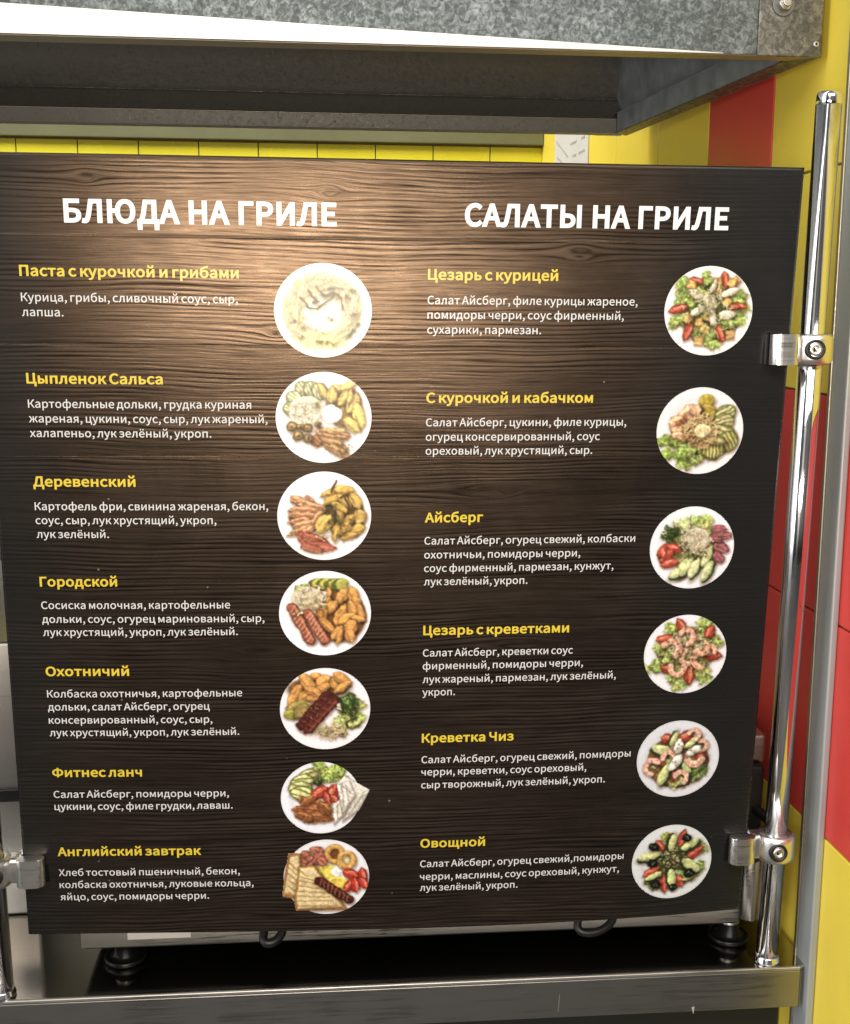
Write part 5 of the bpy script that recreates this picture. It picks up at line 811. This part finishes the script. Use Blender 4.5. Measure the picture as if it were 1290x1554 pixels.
def d7():
    d = Dish(685, 648, 465, 404, 7, (.865, .865, .875)); d.ell(720, 660, 200, 150, 0, (.93, .92, .88), 'fried_egg', edge=.06); d.ell(690, 600, 150, 85, 0, (.90, .82, .30), 'fried_egg', shadow=0, edge=.1, soft=3); d.ell(800, 720, 110, 85, 0, (.92, .80, .28), 'fried_egg', shadow=0, edge=.1, soft=3); d.ell(815, 590, 75, 60, 0, (.94, .93, .93), 'fried_egg', shadow=0, edge=.03, soft=2)
    for x, y, l, w, a in ((590, 370, 160, 100, 20), (460, 420, 120, 120, 30), (500, 480, 130, 120, -40), (600, 440, 150, 100, -50), (640, 480, 110, 90, 40), (420, 480, 100, 90, 20)): d.meat(x, y, l, w, a, (.66, .34, .24), 'bacon', 2, (.84, .60, .46))
    d.ring(775, 400, 78, 60, (.84, .62, .28), 'onion_ring', (.50, .30, .12)); d.ring(905, 470, 76, 60, (.86, .64, .30), 'onion_ring', (.80, .74, .56))
    for x, y, l, w, a in ((950, 620, 190, 90, 20), (1080, 640, 170, 90, 80), (940, 740, 190, 90, -50), (1000, 740, 160, 90, 80), (1090, 720, 140, 80, 60)): d.tomato(x, y, l, w, a, (.76, .17, .11))
    tb_ = (.66, .44, .20)
    for P, Q in (([(285, 390), (400, 400), (390, 620), (350, 870), (215, 850), (230, 700)], [(300, 430), (385, 420), (370, 640), (340, 840), (235, 810), (255, 690)]), ([(395, 540), (560, 530), (900, 1000), (360, 1005), (340, 900)], [(410, 560), (550, 550), (850, 970), (380, 985), (365, 890)])):
        d.inst += 1; d.poly(P, tb_, 'toast', rnd=10, over=True, edge=.25); d.poly(Q, (.88, .78, .56), 'toast', rnd=6, shadow=0, edge=.1, tex=.08)
    for k in range(6): d.line([(270 + 0 * k, 470 + 68 * k), (360, 560 + 60 * k)], 13, (.62, .46, .24), soft=2.2)
    for k in range(8): d.line([(400 - 4 * k, 575 + 55 * k), (490 + 45 * k, 640 + 46 * k)], 13, (.64, .50, .28), soft=2.2)
    d.sausage((600, 690), (930, 900), 100, (.34, .12, .07), 8, (.66, .42, .28))
    return d, 'printed photo of breakfast with toast egg and sausage'
def d8():
    d = Dish(683, 622, 506, 515, 8, (.91, .90, .885)); d.ell(680, 620, 350, 340, 0, (.42, .46, .18), 'lettuce', shadow=.2, soft=5, tex=.35)
    for x, y, n, r in ((400, 340, 9, 75), (640, 260, 7, 60), (360, 500, 8, 60), (330, 730, 9, 60), (600, 850, 12, 70), (750, 950, 10, 75), (950, 720, 12, 80), (1080, 660, 5, 70), (1040, 480, 8, 55), (700, 640, 16, 80), (560, 480, 12, 80)): d.greens(x, y, 80, n, r, col=(.66, .74, .34))
    for x, y, l, w, a in ((520, 280, 160, 80, 20), (850, 270, 200, 90, 80), (340, 600, 230, 100, -15), (460, 860, 220, 100, 110), (830, 880, 210, 100, 65), (1040, 560, 170, 70, 10), (960, 570, 150, 70, 5)): d.tomato(x, y, l, w, a, (.70, .26, .16))
    for x, y in ((470, 320), (780, 370), (970, 280), (930, 300), (890, 520), (450, 710), (585, 750), (650, 840), (590, 970), (945, 900), (680, 690), (770, 290)): d.crouton(x, y, 58)
    for x, y, l, w, a in ((540, 440, 220, 90, 30), (900, 410, 250, 80, -22), (560, 620, 190, 85, -30), (730, 660, 260, 95, 80), (900, 660, 200, 110, 0), (690, 510, 200, 120, 40), (720, 340, 170, 60, -70)): d.ell(x, y, l / 2, w / 2, a, d.j((.93, .89, .78), .03), 'chicken', tex=.06, edge=.16)
    d.shreds(680, 600, 330, 320, 60, ((.80, .84, .50), (.58, .68, .28), (.90, .88, .70)), 'lettuce', 70, 11); d.shreds(680, 500, 150, 110, 60, ((.90, .90, .72), (.86, .88, .64)), 'cheese', 60, 9); d.dots(640, 520, 220, 220, 34, (.34, .42, .16), 9, 'herbs')
    return d, 'printed photo of chicken salad with croutons and tomatoes'
def d9():
    d = Dish(661, 636, 497, 498, 9, (.875, .865, .87)); d.ell(660, 640, 330, 270, 0, (.50, .44, .20), 'lettuce', shadow=.2, soft=5, tex=.35); d.greens(330, 800, 120, 16, 70, col=(.58, .68, .26)); d.greens(560, 920, 150, 22, 75, col=(.58, .68, .28)); d.greens(740, 900, 90, 8, 60, col=(.62, .70, .30))
    d.ell(720, 300, 95, 85, 0, (.74, .64, .20), 'cucumber'); d.ell(740, 380, 95, 45, 10, (.80, .68, .26), 'cucumber'); d.ell(760, 430, 90, 50, 30, (.70, .60, .22), 'cucumber')
    for x, y, l, w, a in ((530, 430, 270, 170, -25), (400, 560, 200, 200, -20), (430, 690, 200, 90, 10), (600, 400, 110, 130, 60)): d.meat(x, y, l, w, a, (.88, .70, .52), 'chicken', 1, (.76, .50, .34))
    d.dots(490, 540, 110, 70, 34, (.66, .36, .20), 14, 'fried_onion')
    for x, y, a in ((940, 440, -30), (920, 530, -15)): d.grilled(x, y, 130, 95, a, a, (.86, .82, .58), (.42, .40, .18), 6)
    d.grilled(920, 640, 150, 80, 15, 20, (.84, .80, .54), (.40, .38, .16), 5); d.grilled(990, 760, 120, 130, 30, 60, (.80, .76, .44), (.38, .38, .14), 6); d.grilled(820, 850, 140, 110, 10, 85, (.80, .76, .44), (.38, .36, .14), 7); d.grilled(840, 740, 130, 60, 15, 10, (.82, .78, .50), (.40, .34, .16), 4)
    d.shreds(660, 640, 190, 190, 190, ((.92, .84, .62), (.88, .76, .50), (.84, .68, .42)), 'cheese', 80, 13); d.dots(580, 740, 110, 80, 22, (.50, .32, .16), 11, 'fried_onion')
    d.ell(690, 640, 100, 90, 0, (.90, .82, .58), 'sauce', shadow=.2, soft=3, tex=.2, tf=22)
    return d, 'printed photo of chicken and grilled zucchini salad'
def d10():
    d = Dish(645, 652, 483, 471, 10, (.87, .875, .89)); d.ell(640, 640, 300, 270, 0, (.58, .58, .34), 'lettuce', shadow=.2, soft=5, tex=.35); d.greens(730, 370, 110, 14, 75, col=(.74, .80, .44)); d.greens(520, 400, 80, 10, 60, col=(.82, .84, .60)); d.greens(400, 480, 100, 18, 45, col=(.30, .42, .16)); d.dots(390, 490, 110, 80, 40, (.24, .36, .10), 13, 'herbs')
    for x, y, l, w, a in ((320, 690, 190, 110, 120), (440, 660, 180, 100, 20), (360, 740, 210, 100, -45), (400, 830, 200, 100, -10), (300, 700, 120, 90, 80)): d.tomato(x, y, l, w, a, (.80, .28, .19))
    for x, y, a in ((560, 880, -60), (520, 930, -30), (600, 860, -62), (690, 890, -68), (830, 760, -70), (840, 930, -65)): d.cucumber(x, y, 270, 110, a, 'cucumber', (.26, .36, .14), (.84, .86, .60))
    for x, y, l, w, a in ((940, 440, 170, 80, 5), (960, 530, 280, 100, -6), (980, 660, 180, 110, 20), (960, 770, 150, 100, 50), (900, 560, 160, 70, 10)): d.meat(x, y, l, w, a, (.58, .30, .30), 'sausage', 2, (.74, .50, .48))
    d.ell(690, 560, 160, 140, 0, (.90, .87, .74), 'cheese', shadow=.2, soft=2, tex=.08); d.shreds(680, 590, 180, 150, 120, ((.92, .90, .78), (.88, .84, .66)), 'cheese', 66, 10); d.dots(560, 700, 90, 110, 30, (.36, .34, .16), 9, 'sesame'); d.dots(720, 740, 120, 40, 18, (.26, .30, .12), 11, 'herbs'); d.dots(860, 620, 60, 40, 12, (.86, .74, .62), 10, 'sesame')
    return d, 'printed photo of salad with sausages cucumber and tomatoes'
def d11():
    d = Dish(643, 627, 472, 450, 11, (.87, .87, .885)); d.ell(640, 610, 320, 300, 0, (.52, .50, .26), 'lettuce', shadow=.2, soft=5, tex=.35)
    for x, y, n, r in ((490, 330, 7, 60), (830, 330, 9, 75), (960, 490, 8, 75), (350, 560, 9, 60), (280, 770, 7, 60), (480, 640, 12, 70), (560, 900, 10, 75), (610, 1000, 5, 60), (840, 870, 9, 75), (830, 450, 9, 70), (650, 400, 8, 70)): d.greens(x, y, 70, n, r, col=(.70, .76, .38))
    for x, y, l, w, a in ((580, 310, 210, 90, 60), (390, 440, 190, 80, -8), (910, 380, 150, 100, -60), (950, 650, 230, 100, 6), (700, 850, 240, 110, 85), (440, 790, 140, 90, 20)): d.tomato(x, y, l, w, a, (.68, .24, .14))
    d.shreds(650, 500, 200, 130, 100, ((.90, .86, .70), (.90, .78, .64)), 'cheese', 70, 11)
    d.shreds(640, 600, 300, 280, 60, ((.80, .82, .50), (.58, .66, .28), (.92, .88, .72)), 'lettuce', 70, 11)
    for x, y, r, a in ((680, 660, 80, 30), (560, 780, 80, -20), (840, 690, 95, 90), (480, 560, 90, 200), (920, 600, 60, 160), (640, 430, 80, 220), (830, 560, 70, 300)): d.shrimp(x, y, r, a)
    d.dots(650, 540, 260, 240, 46, (.28, .28, .14), 11, 'herbs')
    return d, 'printed photo of salad with shrimps and tomatoes'
def d12():
    d = Dish(637, 617, 470, 437, 12, (.80, .81, .83))
    d.ell(640, 640, 340, 320, 0, (.50, .38, .20), 'lettuce', shadow=.2, edge=.2, tex=.3); d.greens(870, 760, 100, 16, 60, col=(.44, .54, .26)); d.greens(640, 880, 90, 10, 50, col=(.78, .78, .48)); d.greens(500, 620, 140, 14, 60, col=(.70, .72, .42))
    for x, y, l, w, a in ((490, 380, 120, 110, 20), (720, 360, 190, 110, -30), (410, 630, 170, 90, 30), (580, 800, 170, 90, 60), (900, 610, 150, 100, 50)): d.tomato(x, y, l, w, a, (.66, .24, .18))
    for x, y, l, w, a in ((570, 390, 190, 70, 110), (440, 510, 220, 120, 20), (790, 430, 230, 80, -40), (490, 790, 270, 110, -68), (735, 730, 250, 110, 82), (740, 860, 150, 60, -60)): d.cucumber(x, y, l, w, a, 'cucumber', (.20, .28, .12), (.80, .82, .54))
    for x, y, r, a in ((900, 480, 55, 240), (350, 700, 80, 100), (530, 610, 70, 180), (830, 600, 90, 20), (680, 840, 70, 200), (800, 350, 60, 200)): d.shrimp(x, y, r, a, (.88, .74, .62))
    for x, y, l, w, a in ((635, 470, 190, 100, 95), (810, 530, 190, 100, -30), (610, 660, 230, 110, -55)): d.inst += 1; d.ell(x, y, l / 2, w / 2, a, (.94, .92, .86), 'curd_cheese', tex=.08); d.dots(x, y, l * .3, w * .3, 5, (.50, .46, .34), 8)
    return d, 'printed photo of shrimp salad with curd cheese'
def d13():
    d = Dish(640, 662, 455, 420, 13, (.80, .815, .82)); d.greens(640, 640, 210, 40, 70, col=(.34, .40, .16)); d.greens(870, 760, 120, 16, 60, col=(.46, .58, .24)); d.greens(560, 400, 60, 6, 55, col=(.62, .68, .30)); d.greens(440, 850, 90, 10, 60, col=(.42, .52, .26)); d.greens(960, 520, 60, 5, 50, col=(.60, .66, .36))
    for x, y, l, w, a in ((490, 470, 150, 80, 50), (740, 400, 200, 80, 105), (905, 570, 190, 90, -35), (410, 760, 220, 80, -25), (560, 900, 220, 100, 82), (740, 890, 150, 100, 60)): d.tomato(x, y, l, w, a, (.76, .25, .17))
    for x, y, l, w, a in ((630, 440, 210, 100, 100), (840, 480, 220, 100, -30), (380, 590, 260, 110, -12), (860, 720, 260, 120, 38), (645, 850, 230, 100, 85), (440, 820, 200, 80, -25), (820, 880, 130, 40, 0)): d.cucumber(x, y, l, w, a, 'cucumber', (.16, .22, .10), (.80, .84, .54))
    for x, y, r in ((420, 480, 52), (800, 400, 48), (420, 665, 50), (850, 810, 54), (470, 910, 54), (670, 960, 40)): d.olive(x, y, r)
    d.dots(650, 620, 150, 110, 60, (.76, .72, .52), 11, 'sesame'); d.dots(640, 640, 170, 120, 40, (.20, .22, .12), 10, 'herbs')
    return d, 'printed photo of vegetable salad with olives and cucumber'

M_print = mat('printed_photo', (.8, .8, .8), .32); g = G(M_print)
ca = g.n('ShaderNodeAttribute', attribute_name='print').outputs['Color']; g.link(ca, 'Base Color')
lin = lambda c: np.where(c <= .04045, c / 12.92, ((c + .055) / 1.055) ** 2.4)
SPOTS = [(.3247, .1432, .0476, .0456), (.3247, .2486, .0476, .0457), (.3247, .3493, .0475, .0461), (.3249, .4529, .0474, .0458), (.3244, .5585, .0475, .0457), (.3190, .6606, .0426, .0417), (.3247, .7548, .0466, .0449),
         (.7124, .1409, .0457, .0446), (.7118, .2632, .0461, .0452), (.7115, .3878, .0459, .0447), (.7118, .5066, .0460, .0446), (.7115, .6283, .0470, .0452), (.7121, .7530, .0466, .0454)]
for (cu, cv, ru, rv), fn in zip(SPOTS, (d1, d2, d3, d4, d5, d6, d7, d8, d9, d10, d11, d12, d13)):
    d, lab = fn()
    wf = 1 - ss(.78, .93, np.hypot(gx, gy))                   # irregular outlines, fading out towards the rim
    ox = ((vnoise(d.seed + 800, 9) - .5) * .036 + (vnoise(d.seed + 801, 21) - .5) * .022) * wf / PX
    oy = ((vnoise(d.seed + 802, 9) - .5) * .036 + (vnoise(d.seed + 803, 21) - .5) * .022) * wf / PX
    jj, ij = np.mgrid[0:NP, 0:NP]; X_, Y_ = np.clip(ij + ox, 0, NP - 1.001), np.clip(jj + oy, 0, NP - 1.001)
    x0_, y0_ = X_.astype(int), Y_.astype(int); fx_, fy_ = (X_ - x0_)[..., None], (Y_ - y0_)[..., None]
    s_ = d.img; d.img = (s_[y0_, x0_] * (1 - fx_) + s_[y0_, x0_ + 1] * fx_) * (1 - fy_) + (s_[y0_ + 1, x0_] * (1 - fx_) + s_[y0_ + 1, x0_ + 1] * fx_) * fy_
    d.lab = d.lab[np.rint(Y_).astype(int), np.rint(X_).astype(int)]
    im = d.img; fm = ss(.5, .6, (d.lab > 0).astype(float))[..., None]
    rough_ = (vnoise(d.seed + 600, 34) - .5) * .9 + (vnoise(d.seed + 700, 16) - .5) * .6
    im = im * (1 - fm) + fm * np.clip((im * (1 + .26 * rough_)[..., None]) ** 1.10, 0, 1); gr_ = im.mean(-1, keepdims=True); im = gr_ + (im - gr_) * (1 - .22 * fm); im = (im * 2 + np.roll(im, 1, 0) + np.roll(im, -1, 0) + np.roll(im, 1, 1) + np.roll(im, -1, 1)) / 6   # the soft focus of the print
    im = im * (1 + .05 * (vnoise(d.seed + 500, 30) - .5))[..., None]
    colr = np.concatenate([lin(np.clip(im, 0, 1)).reshape(-1, 3), np.ones((NP * NP, 1))], 1)
    rad = np.hypot(gx, gy); snap = (abs(rad - 1) < .8 * PX) & (np.hypot(*np.gradient(d.cov)) > .05); kx = np.where(snap, 1 / rad, 1.0)   # crisp round rim
    P = surf(cu + gx * kx * ru, cv + gy * kx * rv, .0006).reshape(-1, 3) - BL
    ii = np.arange(NP * NP).reshape(NP, NP)
    q = np.stack([ii[:-1, :-1], ii[1:, :-1], ii[1:, 1:], ii[:-1, 1:]], -1)
    cc = (d.cov[:-1, :-1] + d.cov[1:, :-1] + d.cov[1:, 1:] + d.cov[:-1, 1:]) / 4 > .5
    parent = None
    for k, (kind, _i) in enumerate(d.kinds):
        f = q[cc & (d.lab[:-1, :-1] == k)]
        if len(f) < 6: continue
        used, inv = np.unique(f, return_inverse=True); nm = 'dish_picture' if k == 0 else kind
        me = bpy.data.meshes.new(nm); fill_mesh(me, P[used], inv.reshape(f.shape))
        a_ = me.color_attributes.new('print', 'FLOAT_COLOR', 'POINT'); a_.data.foreach_set('color', np.ascontiguousarray(colr[used], np.float32).ravel())
        o = link(nm, me, M_print, mb if k == 0 else parent)
        if k == 0: parent = o; o['label'] = lab

# ------------------------------------------------------------------ clamps on the board edges
def edge_pt(u, zz):
    v = np.linspace(0, BH, 400); P = surf(np.full(400, u), v); i = np.argmin(abs(P[:, 2] - zz)); return P[i] + AXN * .0015
for zz, lab in ((z(-.0445), 'upper satin metal clamp on the right post, gripping the edge near the first salad picture'), (z(-.6045), 'lower satin metal clamp on the right post, beside the vegetable salad picture')):
    c = on_post(PR0, PR1, zz); e = edge_pt(BW, zz); clamp(c, -1, e[0], e[1], lab)
for zz, lab in ((z(-.600), 'satin metal clamp gripping the lower left edge of the board'),):
    c = on_post(PL0, PL1, zz); e = edge_pt(0, zz); clamp(c, 1, e[0], e[1], lab)
